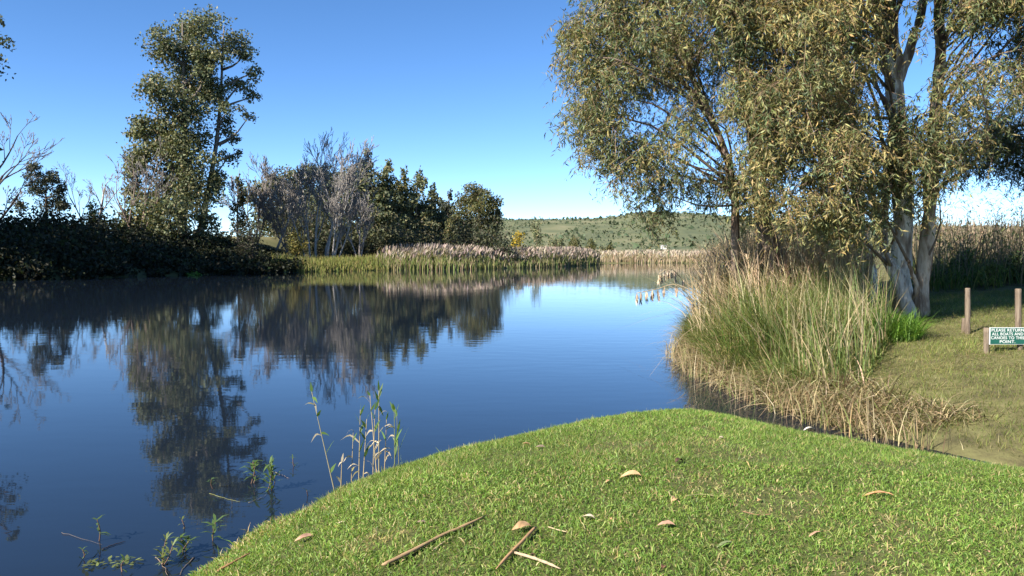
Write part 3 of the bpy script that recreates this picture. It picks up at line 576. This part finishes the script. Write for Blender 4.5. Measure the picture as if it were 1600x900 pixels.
arch(g, q[:, 0], q[:, 1], q[:, 2], .3 + .4 * rng.random(6000), np.full(6000, .012), [(.46, .36, .23), (.38, .28, .18), (.54, .43, .27), (.19, .2, .07)], [3, 3, 1, 1], (-.2, 0), 1.2, 4, .9)
x, y, d, z = scatter_bank(230, (3.7, 5.6, 15.6, 18.5), lambda x, y, d: (d > .2) & (d < 1.6))
stalks(g, x, y, z + .2, 1.2 + .9 * rng.random(len(x)), np.full(len(x), .010), [(.42, .34, .21), (.34, .26, .16)], [1, 1], .35, 6, (-1.1, 0))
tag(g.build('dry_cane', M['straw'], smooth=False), 'tall dry cane thicket behind the green reeds', 'cane', kind='stuff')
g = Geo()
x, y, d, z = scatter_bank(3800, (9.5, 26, 20, 31), lambda x, y, d: (x / y > .50) & (x / y < .85) & (y > 21.5 + 2 * vnoise(x, y, 2, 5)))
arch(g, x, y, z, .5 + .9 * rng.random(len(x)), np.full(len(x), .018), GR, [4, 2, 4, 1], (0, 0), .8, 5, .35)
x, y, d, z = scatter_bank(1100, (10, 26, 23, 32), lambda x, y, d: (x / y > .5) & (x / y < .85))
Q = stalks(g, x, y, z, 1.0 + 1.9 * rng.random(len(x)) ** 1.8, np.full(len(x), .014), [(.16, .12, .085), (.10, .085, .06), (.32, .25, .16)], [3, 2, 2], .2, 5)
i = rng.integers(0, len(x), 12000); u = rng.integers(1, 5, 12000); q = Q[i, u] + rng.normal(size=(12000, 3)) * .1
arch(g, q[:, 0], q[:, 1], q[:, 2], .12 + .22 * rng.random(12000), np.full(12000, .02), [(.09, .12, .045), (.13, .15, .055), (.18, .14, .09)], [3, 2, 2], (0, 0), 1, 3, 1.2)
tag(g.build('bank_weeds', M['grass'], smooth=False), 'shaded weeds and brown stalks at the top of the right bank', 'weeds', kind='stuff')
g = Geo()
x, y, d, z = scatter_bank(6500, (20, 75, 38, 75), lambda x, y, d: (x / y > .48) & (x / y < .95))
stalks(g, x, y, z, 1.6 + .9 * rng.random(len(x)), np.full(len(x), .04), [(.30, .24, .16), (.25, .19, .13)], [1, 1], .12, 3)
tag(g.build('dry_reed_field', M['straw'], smooth=False), 'pale dry reed field beyond the right bank', 'reeds', kind='stuff')
g = Geo()
x, y, d, z = scatter_bank(95000, (4.6, 15, 6.6, 22), lambda x, y, d: (d > .25) & ~reedzone(x, y, d + .2) & (x / y > .40) & (x / y < .78) & (h_lawn(x, y) < h_bank(x, y)) & (fbm(x, y, .8, 12) > .12))
f = fbm(x, y, 1.5, 14)
arch(g, x, y, z, (.05 + .13 * rng.random(len(x)) ** 1.5) * (.5 + f), np.full(len(x), .0065), [(.17, .20, .05), (.13, .175, .04), (.25, .22, .085), (.33, .28, .15)], [4, 4, 2, 1], (0, 0), .4, 2, .8, .5 + 1.0 * f)
x, y, d, z = scatter_bank(2600, (5, 10.5, 9, 17), lambda x, y, d: (d > .6) & (x / y > .42) & (fbm(x, y, 1.1, 17) > .5))
arch(g, x, y, z + .03, .12 + .25 * rng.random(len(x)), np.full(len(x), .004), [(.40, .34, .18), (.30, .27, .11), (.24, .18, .11)], [2, 2, 1], (0, 0), .3, 3, 6.0)
x, y, d, z = scatter_bank(1500, (6.2, 7.6, 13.2, 16), lambda x, y, d: np.hypot((x - 6.9) / .55, (y - 14.9) / .9) < 1)
arch(g, x, y, z, .45 + .4 * rng.random(len(x)), np.full(len(x), .010), [(.10, .20, .03), (.14, .24, .04)], [1, 1], (0, -.2), .9, 5, .45)
tag(g.build('bank_grass', M['grass'], smooth=False), 'patchy short grass and cuttings on the sandy slope near the sign', 'grass', kind='stuff')

bush('bank_shrub', 'leafy green shrub on the bank top right of the forked eucalyptus', 'bush', 1500, 420, 25, 26, 40, 1500, .11, [(.10, .15, .04), (.14, .18, .05), (.07, .10, .035)], [2, 2, 1])
bush('bank_shrub', 'yellow green shrub between the round wooden posts in the background', 'bush', 1548, 425, 23.5, 22, 30, 1200, .10, [(.19, .21, .05), (.14, .18, .05)], [2, 2])
bush('bank_shrub', 'dark green shrub at the right picture edge above the posts', 'bush', 1596, 425, 24.5, 26, 38, 1500, .11, [(.06, .09, .03), (.09, .12, .04)], [2, 2])
# reeds leaning out over the water, with drooping plumes
def reed_spray(label, root_px, Y, tips):
    b = at(*root_px, Y); root = empty('leaning_reed', b, label, 'reed')
    for path in tips:
        P = spline([b] + [at(px, py, Y - .25 * i) for i, (px, py) in enumerate(path)], 12); g = Geo()
        tubes(P[None], np.linspace(.012, .006, 12)[None], 5, np.array((.48, .38, .24)), g); g.build('stem', M['straw'], root, b)
        for k in (4, 6, 7, 8, 9, 10, 11):
            g = Geo(); p = P[k]; n = 40
            o = p + np.stack([rng.normal(size=n) * .010, rng.normal(size=n) * .010, -rng.random(n) * .16], 1); d = nrm(rdir(n) * .25 + np.array([.1, 0, -1])); L = .07 + .07 * rng.random(n)
            ribbons(np.stack([o, o + d * L[:, None] * .5, o + d * L[:, None]], 1), np.stack([L * .04, L * .09, L * 0], 1), nrm(np.cross(d, rdir(n))), pick([(.55, .43, .32), (.46, .36, .26), (.6, .5, .38)], [1, 1, 1], n), g)
            g.build('plume', M['straw'], root, b)
reed_spray('dry reed with hanging plumes bent low over the water', (1105, 470), 16.5, [[(1060, 445), (1025, 452), (995, 458)]])
reed_spray('dry reed arching left above the lower plumes', (1112, 478), 17, [[(1070, 440), (1048, 420), (1030, 428)]])

# ------------------------------------------------------------------ posts and sign
def post(name, label, px, py_base, py_top, rad, cat='post', group=None, tilt=0):
    b = hit(px, py_base); t = at(px + tilt, py_top, b[1]); root_ = Geo(); n = 12
    P = spline([b - np.array([0, 0, .1]), (b + t) / 2, t - np.array([0, 0, .015])], 8); r = np.full(8, rad) * (1 + .03 * rng.normal(size=8))
    P = np.concatenate([P, t[None]]); r = np.append(r, rad * .82)
    tubes(P[None], r[None], n, np.array((1., 1, 1)), root_)
    return tag(root_.build(name, M['wood'], None, b), label, cat, group), b
post('wooden_post', 'round wooden post standing left of the green sign', 1512, 522, 450, .046, group='wooden posts by the sign')
post('wooden_post', 'short stub of wood leaning on the left round post', 1505, 520, 497, .035, group='wooden posts by the sign', tilt=1)
post('wooden_post', 'round wooden post rising behind the green sign', 1591, 522, 451, .05, group='wooden posts by the sign')
b = hit(1544, 552); root = empty('sign', b, 'green board with white lettering on short wooden posts asking to return boats', 'sign')
Ys = b[1]; s = Ys / FPX
def at_s(px, py, dy=0.): return at(px, py, Ys + dy)
for px in (1541.5, 1594):
    t = at_s(px, 512); bb = at_s(px, 552); bb[2] = ground(bb[0], bb[1]) - .1; g = Geo(); P = spline([bb, (bb + t) / 2, t], 6)
    tubes(P[None], np.full((1, 6), .043), 10, np.array((1., 1, 1)), g); g.build('post', M['wood'], root, b)
M['sign_green'] = noisy_mat('sign_green_paint', [(.3, (.010, .075, .055)), (.7, (.014, .095, .07))], 6, .45, spec=.4)
M['sign_white'] = noisy_mat('sign_white_paint', [(.3, (.50, .52, .50)), (.7, (.58, .59, .57))], 6, .5)
c0 = at_s(1543, 511); c1 = at_s(1597, 537.5); cx, cz = (c0[0] + c1[0]) / 2 - b[0], (c0[2] + c1[2]) / 2 - b[2]; wd, ht = c1[0] - c0[0], c0[2] - c1[2]
box('border', (cx, -.058, cz), (wd, .018, ht), M['sign_white'], root); box('board', (cx, -.066, cz), (wd - .018, .012, ht - .018), M['sign_green'], root)
for i, line in enumerate(['PLEASE RETURN', 'ALL BOATS AND', 'CANOES TO THIS', 'POINT.']):
    cu = bpy.data.curves.new('lettering', 'FONT'); cu.body = line; cu.size = .064; cu.align_x = 'CENTER'; cu.align_y = 'CENTER'; cu.offset = .0009; cu.extrude = .001; cu.space_character = 1.08
    o = bpy.data.objects.new('lettering', cu); COL.objects.link(o); o.parent = root; cu.materials.append(M['sign_white'])
    o.location = (cx, -.0735, cz + ht * (.335 - .225 * i)); o.rotation_euler = (R_(90), 0, 0)
    bpy.context.view_layer.update(); dx = o.dimensions.x; me = bpy.data.meshes.new_from_object(o.evaluated_get(bpy.context.evaluated_depsgraph_get()))
    lo = o.location.copy(); bpy.data.objects.remove(o); o = bpy.data.objects.new('lettering', me); COL.objects.link(o); o.parent = root; o.location = lo; o.rotation_euler = (R_(90), 0, 0)
    o.scale = ((wd * [.92, .89, .94, .44][i]) / dx, 1, 1); o['kind'] = 'stuff'

# ------------------------------------------------------------------ lawn
n = 530000
x = rng.uniform(-4.2, 9.5, n); y = 3.0 + 7.3 * rng.random(n) ** 1.15; d = sdf(LAWN, x, y) + .22 * (fbm(x, y, .8, 31) - .5)
worn = fbm(x, y, .55, 41) * .6 + fbm(x, y, 2.5, 43) * .4; ok = (d > -.02) & ((worn < .60) | (rng.random(n) < .45)) & (np.abs(x) < .74 * y + .5) & (h_lawn(x, y) > h_bank(x, y) - .02); x, y, d, worn = x[ok], y[ok], d[ok], worn[ok]; z = h_lawn(x, y); n = len(x); print('lawn blades', n)
pt = fbm(x, y, .9, 21); pt2 = fbm(x, y, .25, 25); a = rng.uniform(0, 6.283, n); tl = rng.uniform(.15, 1.5, n) ** 1.0
dr = nrm(np.stack([np.cos(a) * tl, np.sin(a) * tl, np.ones(n)], 1)); L = (.026 + .036 * rng.random(n)) * (.5 + 1.0 * pt2) * (1 + 1.0 * np.clip(1 - d / .18, 0, 1)) * np.where(rng.random(n) < .03, 1.7, 1)
cr = nrm(np.cross(dr, rdir(n))); b_ = np.stack([x, y, z - .004], 1)
C = pick([(.145, .235, .040), (.195, .28, .058), (.095, .17, .032), (.28, .315, .095)], [4, 3, 3, 1.2], n, .16)
edge = np.clip(1 - d / .55, 0, 1) * (x < 1.2); straw = rng.random(n) < (.07 + .30 * edge + 2.2 * np.clip(worn - .56, 0, .2) + .12 * (pt2 > .6)); C[straw] = pick([(.38, .30, .14), (.30, .25, .11), (.45, .37, .20)], [2, 2, 1], int(straw.sum()))
C *= (.62 + .5 * pt + .3 * pt2)[:, None]
gz = np.array([0, 0, -.25]); g = Geo()
wl = .0023 * (.8 + .5 * rng.random(n)) * np.clip(y / 5, 1, 1.9)
for sel, three in ((y < 6.2, True), (y >= 6.2, False)):
    B_, D_, L_, W_ = b_[sel], dr[sel], L[sel][:, None], wl[sel]
    if three: ribbons(np.stack([B_, B_ + D_ * L_ * .55, B_ + (D_ + gz) * L_], 1), np.stack([W_ * .85, W_, W_ * 0], 1), cr[sel], C[sel], g)
    else: ribbons(np.stack([B_, B_ + (D_ + gz * .6) * L_], 1), np.stack([W_, W_ * 0], 1), cr[sel], C[sel], g)
tag(g.build('lawn_grass', M['grass'], smooth=False), 'short bright green grass covering the foreground lawn', 'grass', kind='stuff')

# fallen leaves and bark strips
def fallen_leaf(label, px, py, lpx, ang, wd, col, curl=.3, name='fallen_leaf'):
    c = hit(px, py); s = c[1] / FPX; Ln = lpx * s; c[2] += .022; k = 9; t = np.linspace(-.5, .5, k)
    dx = np.array([math.cos(ang), math.sin(ang), 0]); sd = np.array([-math.sin(ang), math.cos(ang), 0]); V = []; F = []
    for i, u in enumerate(t):
        w = wd * Ln * (1 - (2 * abs(u)) ** 2.2) * .5 + .0008; zz = curl * Ln * (.25 - u * u) * 1.3
        for v in (-1, -.5, 0, .5, 1): V.append(dx * u * Ln + sd * (v * w + .12 * Ln * math.sin(u * 4)) + np.array([0, 0, zz + abs(v) * w * .45 + rng.normal() * .0012]))
    for i in range(k - 1):
        for j in range(4): q = i * 5 + j; F.append((q, q + 1, q + 6, q + 5))
    V = np.array(V); cc = np.array(col) * (1 + .12 * rng.standard_normal((len(V), 1)))
    o = mesh_tris(name, V, F, M['litter'], None, cc); o.location = Vector(c); o.rotation_euler = (rng.normal() * .15, rng.normal() * .15, 0)
    return tag(o, label, 'leaf', 'fallen leaves on the lawn')
TAN = (.46, .29, .15); PINK = (.42, .25, .17); PALE_ = (.55, .46, .33); DKB = (.09, .05, .035)
for a_ in [('large tan leaf lying against the forked bark strip', 815, 831, 36, .35, .5, TAN, .35), ('curled tan leaf, farthest large one near the lawn middle', 985, 750, 34, -.3, .42, TAN, .45),
           ('small orange scrap beside the curled tan leaf', 950, 757, 12, .6, .5, TAN, .3), ('dark brown curled leaf on the lawn', 1061, 726, 18, .4, .6, DKB, .6), ('tan leaf arched like a tent over its own shadow', 1054, 788, 20, .6, .5, TAN, .7),
           ('pinkish triangular leaf right of the tan scraps', 1041, 826, 28, -.15, .5, PINK, .2), ('pale scrap of leaf with a dark half', 920, 815, 22, -.2, .5, PALE_, .4), ('small tan leaf next to the pale scrap', 956, 818, 15, -.1, .45, TAN, .3),
           ('long orange curved leaf alone on the right lawn', 1370, 780, 50, -.3, .17, (.50, .25, .13), .3), ('thin brown leaf below the long orange leaf', 1273, 841, 30, .2, .22, PINK, .2), ('pinkish leaf near the lawn edge at lower left', 476, 847, 32, .4, .42, PINK, .25),
           ('small grey brown leaf above the long bark strip', 659, 822, 16, 0, .5, (.25, .18, .13), .3), ('white scrap on the far lawn edge by the inlet', 1264, 674, 20, 0, .4, (.7, .66, .55), .3), ('pale fleck left of the white scrap', 1127, 688, 9, 0, .6, PALE_, .3),
           ('small tan leaf at the top of the lawn', 823, 698, 14, .1, .5, TAN, .3), ('grey brown leaf beside the small tan one at the top', 845, 703, 16, -.2, .4, (.2, .15, .11), .3), ('small pink leaf near the right picture edge', 1543, 868, 12, 1.2, .5, PINK, .3),
           ('dark brown leaf at the bottom of the lawn', 1036, 893, 16, .8, .5, (.16, .08, .05), .4), ('dry green leaf lying low on the right lawn', 1132, 858, 32, .1, .3, (.16, .19, .09), .25), ('tiny brown disc right of the forked bark strip', 832, 0 + 873, 9, 0, .8, DKB, .2),
           ('small pale leaf on the left lawn slope', 535, 822, 12, .2, .5, PALE_, .3), ('tan leaf fragment in the middle right lawn', 1186, 787, 9, .3, .5, TAN, .3)]:
    fallen_leaf(*a_)
def strip(name, label, path, w, col, lift=.03, cat='bark', group='bark strips on the lawn', parent_mesh=None):
    P = np.array([hit(px, py) for px, py in path]); P[:, 2] += lift; P = spline(P, 16); c = P[0].copy(); g = Geo(); k = len(P)
    t = nrm(np.gradient(P, axis=0)); sd = nrm(np.cross(t, np.array([0, 0, 1.]))); prof = [(-1, .0), (-.75, .55), (-.2, .8), (.35, .62), (1, .1), (.4, -.2), (-.4, -.2)]
    ww = w * np.interp(np.linspace(0, 1, k), [0, .1, .8, 1], [.65, 1, .8, .25]) * (1 + .08 * rng.normal(size=k)); m_ = len(prof)
    V = np.concatenate([[P[i] + sd[i] * a * ww[i] + np.array([0, 0, b * ww[i]]) for a, b in prof] for i in range(k)]); F = []
    for i in range(k - 1):
        for j in range(m_): p_, q_ = i * m_ + j, i * m_ + (j + 1) % m_; F += [(p_, q_, q_ + m_), (p_, q_ + m_, p_ + m_)]
    for j in range(1, m_ - 1): F += [(0, j + 1, j), ((k - 1) * m_, (k - 1) * m_ + j, (k - 1) * m_ + j + 1)]
    band = np.array([(1.1, .75, 1.25, 1.0, .6, .4, .4)[j % 7] for j in range(len(V))])[:, None]
    g.add(V, F, np.array(col) * band * (1 + .1 * rng.standard_normal((len(V), 1))))
    return tag(g.build(name, M['straw'], None, c), label, cat, group)
BK = (.36, .24, .13)
strip('bark_strip', 'long brown bark strip lying diagonally on the near lawn', [(598, 892), (640, 872), (690, 845), (725, 830), (757, 814)], .017, BK)
strip('bark_strip', 'thin splinter split from the long bark strip', [(676, 866), (690, 855), (704, 845)], .006, (.42, .32, .2), .02)
strip('bark_strip', 'brown bark stick pointing down from the large tan leaf', [(836, 832), (815, 855), (800, 870), (775, 898)], .014, (.38, .23, .12))
strip('bark_strip', 'pale flat bark strip meeting the brown stick at its fork', [(803, 872), (830, 880), (852, 888), (876, 898)], .013, (.50, .38, .25))
strip('bark_strip', 'thin straw right of the large tan leaf', [(856, 831), (872, 836), (889, 840)], .006, (.5, .4, .24), .03)
strip('bark_strip', 'brown bark sliver on the lower left lawn edge', [(340, 900), (365, 886), (394, 870)], .012, (.30, .17, .08))
strip('bark_strip', 'thin curved straw beside the tent shaped leaf', [(1072, 782), (1095, 779), (1120, 782)], .004, (.45, .38, .2), .03)
strip('bark_strip', 'reddish thin twig on the right lawn', [(1160, 806), (1185, 812), (1207, 810)], .004, (.36, .2, .12), .03)

# ------------------------------------------------------------------ plants in the water
def water_pt(px, py): d_ = ray(px, py); t = -CAM_H / d_[2]; return np.array([d_[0] * t, d_[1] * t, 0.])
def one_leaf(parent, b, P, w, col, name='leaf', side=None):
    g = Geo(); k = len(P); t = P[-1] - P[0]; sd = side if side is not None else nrm(np.cross(t, rdir(1)[0]))
    ribbons(P[None], (w * np.interp(np.linspace(0, 1, k), [0, .3, 1], [.45, 1, 0]))[None], sd[None], np.array([col]), g); return g.build(name, M['grass'], parent, b, smooth=False)
def reed(label, base, top, leaves, rad=.006, col=(.27, .24, .12), bend=0, Yadd=0):
    b = water_pt(*base); b[2] = -.05; Y = b[1]; t = at(top[0], top[1], Y); root = empty('water_reed', b, label, 'reed', 'reeds standing at the lawn edge')
    P = spline([b, (b + t) / 2 + np.array([bend, 0, 0]), t], 12); g = Geo(); tubes(P[None], np.linspace(rad, rad * .4, 12)[None] * 1.0, 6, np.array(col), g); g.build('stem', M['straw'], root, b)
    s = Y / FPX
    for (f, dx, dy, kind) in leaves:              # f along the stem; leaf tip offset in pixels
        i = f * 11; a = min(int(i), 10); o = P[a] * (1 - (i - a)) + P[a + 1] * (i - a)
        tip = o + np.array([dx * s, rng.normal() * .05, -dy * s]); mid = (o + tip) / 2 + np.array([0, 0, abs(dx) * s * (.35 if kind != 'up' else .12)])
        c = {'up': (.10, .17, .045), 'dry': (.50, .42, .29), 'g': (.13, .18, .06)}[kind]
        one_leaf(root, b, spline([o, mid, tip], 7), .015 if kind != 'dry' else .011, np.array(c) * (1 + .1 * rng.normal()))
    return root
U = 'up'; D = 'dry'
reed('tall reed leaning left, farthest left of the reeds at the lawn edge', (527, 778), (487, 612), [(1, -4, -14, U), (.93, 10, 8, U), (.85, -16, 2, D), (.86, 6, 14, D), (.6, -22, 16, D), (.62, 16, 2, U), (.9, -14, -6, U), (.45, 12, -20, U), (.3, 10, -16, U), (.75, 8, -12, U)], .006, (.30, .27, .17))
reed('short broken reed with a pale tuft at its tip', (532, 778), (534, 722), [(1, -6, 8, D), (1, 2, -14, D), (.5, -8, -12, D)], .007, (.36, .29, .18))
reed('reed with dry curling leaves, left of the dense clump', (560, 764), (563, 640), [(1, 1, -12, U), (.8, -16, -16, U), (.6, -30, -4, D), (.35, -18, 4, D), (.9, 8, -18, U), (.3, -12, 14, D), (.7, 8, -20, U), (.5, 8, -22, U)], .006, (.36, .30, .17))
reed('straw coloured reed at the left of the dense clump', (566, 764), (573, 655), [(1, 4, -12, U), (.7, -12, -14, U), (.5, 10, -22, U), (.3, 12, 6, D), (.85, -8, -14, U)], .006, (.42, .34, .2))
reed('pale reed in the middle of the dense clump', (590, 750), (578, 618), [(1, -4, -8, U), (.88, -22, -6, D), (.7, 14, 4, D), (.5, -14, 14, D), (.4, 12, -16, D), (.8, 10, -16, U), (.6, -12, 10, D), (.3, 14, -14, D)], .006, (.42, .34, .2))
reed('tallest green reed of the dense clump', (592, 750), (592, 610), [(1, 0, -18, U), (.9, 6, -22, U), (.8, 6, 18, U), (.7, 14, -8, D), (.55, 22, -12, D), (.45, -16, 10, D), (.35, 22, 2, D), (.85, -6, -18, U), (.6, -12, -14, U)], .007, (.33, .28, .15))
reed('green leafy reed at the right of the group', (617, 738), (616, 640), [(1, 0, -14, U), (.95, -8, -16, U), (.8, 6, -26, U), (.5, 16, -30, U), (.45, 8, -40, U), (.7, -16, -2, D), (.3, 4, -36, U), (.6, -14, 10, D)], .006, (.2, .22, .09))
reed('thinner reed at the far right of the group', (624, 735), (620, 650), [(1, -4, -14, U), (.7, 6, -24, U), (.4, 14, -36, U), (.5, -10, -12, U)], .005, (.22, .22, .1))
reed('bent dry reed between the leaning reed and the clump', (548, 770), (552, 672), [(1, -10, 6, D), (.8, 8, -16, U), (.6, -14, 8, D), (.4, 10, -12, D)], .005, (.4, .32, .19))
reed('reed with grey green leaves inside the dense clump', (582, 755), (586, 640), [(1, 5, -16, U), (.85, -8, -18, U), (.7, 10, -20, U), (.55, -12, 12, D), (.4, 12, -6, D), (.3, -10, -10, D)], .006, (.38, .31, .18))
reed('brown stalked reed right of the tallest green one', (600, 746), (604, 655), [(1, 4, -14, U), (.8, 14, 2, D), (.65, -10, -14, U), (.5, 12, 10, D), (.35, 10, -14, D)], .006, (.36, .28, .16))
def weed(label, px, py, hpx, nl, lpx, cols, lean=0, stems=1):
    b = water_pt(px, py); b[2] = -.04; s = b[1] / FPX; root = empty('water_weed', b, label, 'water plant', 'leafy weeds rising from the shallow water')
    for k in range(stems):
        t = b + np.array([(lean + rng.normal() * 8 * (stems > 1)) * s, rng.normal() * .05, hpx * s * (1 if k == 0 else .5 + .5 * rng.random()) + .04]); P = spline([b + (rng.normal(size=3) * .02 * np.array([1, 1, 0])), (b + t) / 2 + rng.normal(size=3) * .012, t], 8)
        g = Geo(); tubes(P[None], np.linspace(.006, .003, 8)[None], 5, np.array((.16, .10, .07)), g); g.build('stem', M['straw'], root, b)
        for j in range(int(nl * 1.5)):
            o = P[-1] - (P[-1] - P[2]) * rng.random() * 1.0 * (j > 2); a_ = 6.283 * j / nl + rng.random(); d_ = np.array([math.cos(a_), math.sin(a_), -.2 + 1.3 * rng.random()]); d_ = d_ / np.linalg.norm(d_); Ln = lpx * s * (.8 + .8 * rng.random())
            one_leaf(root, b, np.stack([o, o + d_ * Ln * .5, o + d_ * Ln * .95 + np.array([0, 0, -.2 * Ln])]), Ln * .125, np.array(cols) * (1 + .15 * rng.normal()), side=nrm(np.cross(d_, np.array([0, 0, 1.]))))
    return root
WG = (.085, .14, .045)
for a_ in [('upright weed with small leaf crown alone on the left', 155, 845, 36, 6, 15, WG), ('small sprout below the upright left weed', 132, 872, 16, 5, 11, WG), ('floating leafy sprig right of the leaf raft', 190, 893, 16, 7, 13, WG, 2),
           ('bushy weed beside the lawn corner', 250, 885, 34, 8, 16, (.15, .19, .07), 6, 3), ('dense green weed in front of the tree reflection', 290, 862, 22, 12, 16, WG, 0, 2), ('tall leafy weed with reddish stem near the lawn', 333, 845, 30, 9, 19, WG, 4),
           ('tiny yellow green sprout at the tip of the reflection', 284, 826, 14, 5, 9, (.18, .22, .05)), ('small weed at the right of the reflection', 334, 762, 16, 6, 10, WG), ('tall leafy weed, left of the pair in open water', 395, 755, 32, 9, 17, WG, -2, 2),
           ('tall leafy weed, right of the pair in open water', 422, 765, 44, 9, 17, WG, 8, 3), ('sprig farthest right in the weed patch', 458, 728, 14, 6, 9, WG), ('dark little sprig between weeds and reeds', 483, 772, 10, 5, 8, (.06, .09, .03)),
           ('weed at the foot of the lawn by the left reed', 505, 792, 12, 7, 15, (.12, .17, .07)), ('yellowish weed where the lawn meets the water', 428, 834, 16, 6, 12, (.16, .17, .06))]:
    weed(*a_)
def raft(label, px, py, hw):
    b = water_pt(px, py); s = b[1] / FPX; root = empty('floating_leaf_raft', b, label, 'water plant')
    for i in range(34):
        o = b + np.array([rng.uniform(-hw, hw) * s, rng.normal() * .05, .012]); a_ = rng.random() * 6.283; d_ = np.array([math.cos(a_), math.sin(a_), .3 * rng.random()]); Ln = .035 + .03 * rng.random()
        one_leaf(root, b, np.stack([o, o + d_ * Ln * .5, o + d_ * Ln]), Ln * .3, np.array((.15, .18, .06)) * (1 + .2 * rng.normal()), side=nrm(np.cross(d_, np.array([0, 0, 1.]))))
raft('row of small floating leaves near the bottom left', 175, 881, 38)
def floatstick(label, pts, rad, col):
    P = np.array([water_pt(*p_) for p_ in pts]); P[:, 2] += .006; P = spline(P, 10); P[1:-1, :2] += rng.normal(size=(8, 2)) * .006; g = Geo(); tubes(P[None], np.linspace(rad * .65, rad * .25, 10)[None] * (1 + .15 * rng.normal(size=(1, 10))), 6, np.array(col) * .75, g)
    tag(g.build('floating_twig', M['straw'], None, P[0].copy()), label, 'twig', 'twigs floating in the shallows')
floatstick('pale twig floating beside the right weed pair', [(425, 738), (440, 743), (452, 748)], .005, (.34, .26, .2))
floatstick('straw floating below the weed pair', [(388, 786), (405, 780), (420, 773)], .003, (.36, .31, .2))
floatstick('yellow straw floating across the tree reflection', [(327, 772), (345, 778), (375, 785)], .004, (.34, .34, .12))
floatstick('long faint twig on the water at the far left', [(96, 833), (125, 842), (160, 852)], .003, (.2, .17, .14))
floatstick('forked pale stick under the bushy weed', [(243, 872), (255, 884), (262, 900)], .005, (.36, .27, .2))
floatstick('pale stick under the dense green weed', [(304, 871), (290, 885), (281, 900)], .005, (.34, .26, .19))
floatstick('dark rotting twig beside the leaf raft', [(160, 860), (178, 852), (196, 847)], .006, (.08, .06, .05))
print('built', round(time.time() - T0, 1), 'tris', sum(sum(len(p.vertices) - 2 for p in []) or len(o.data.polygons) for o in scene.objects if o.type == 'MESH'))
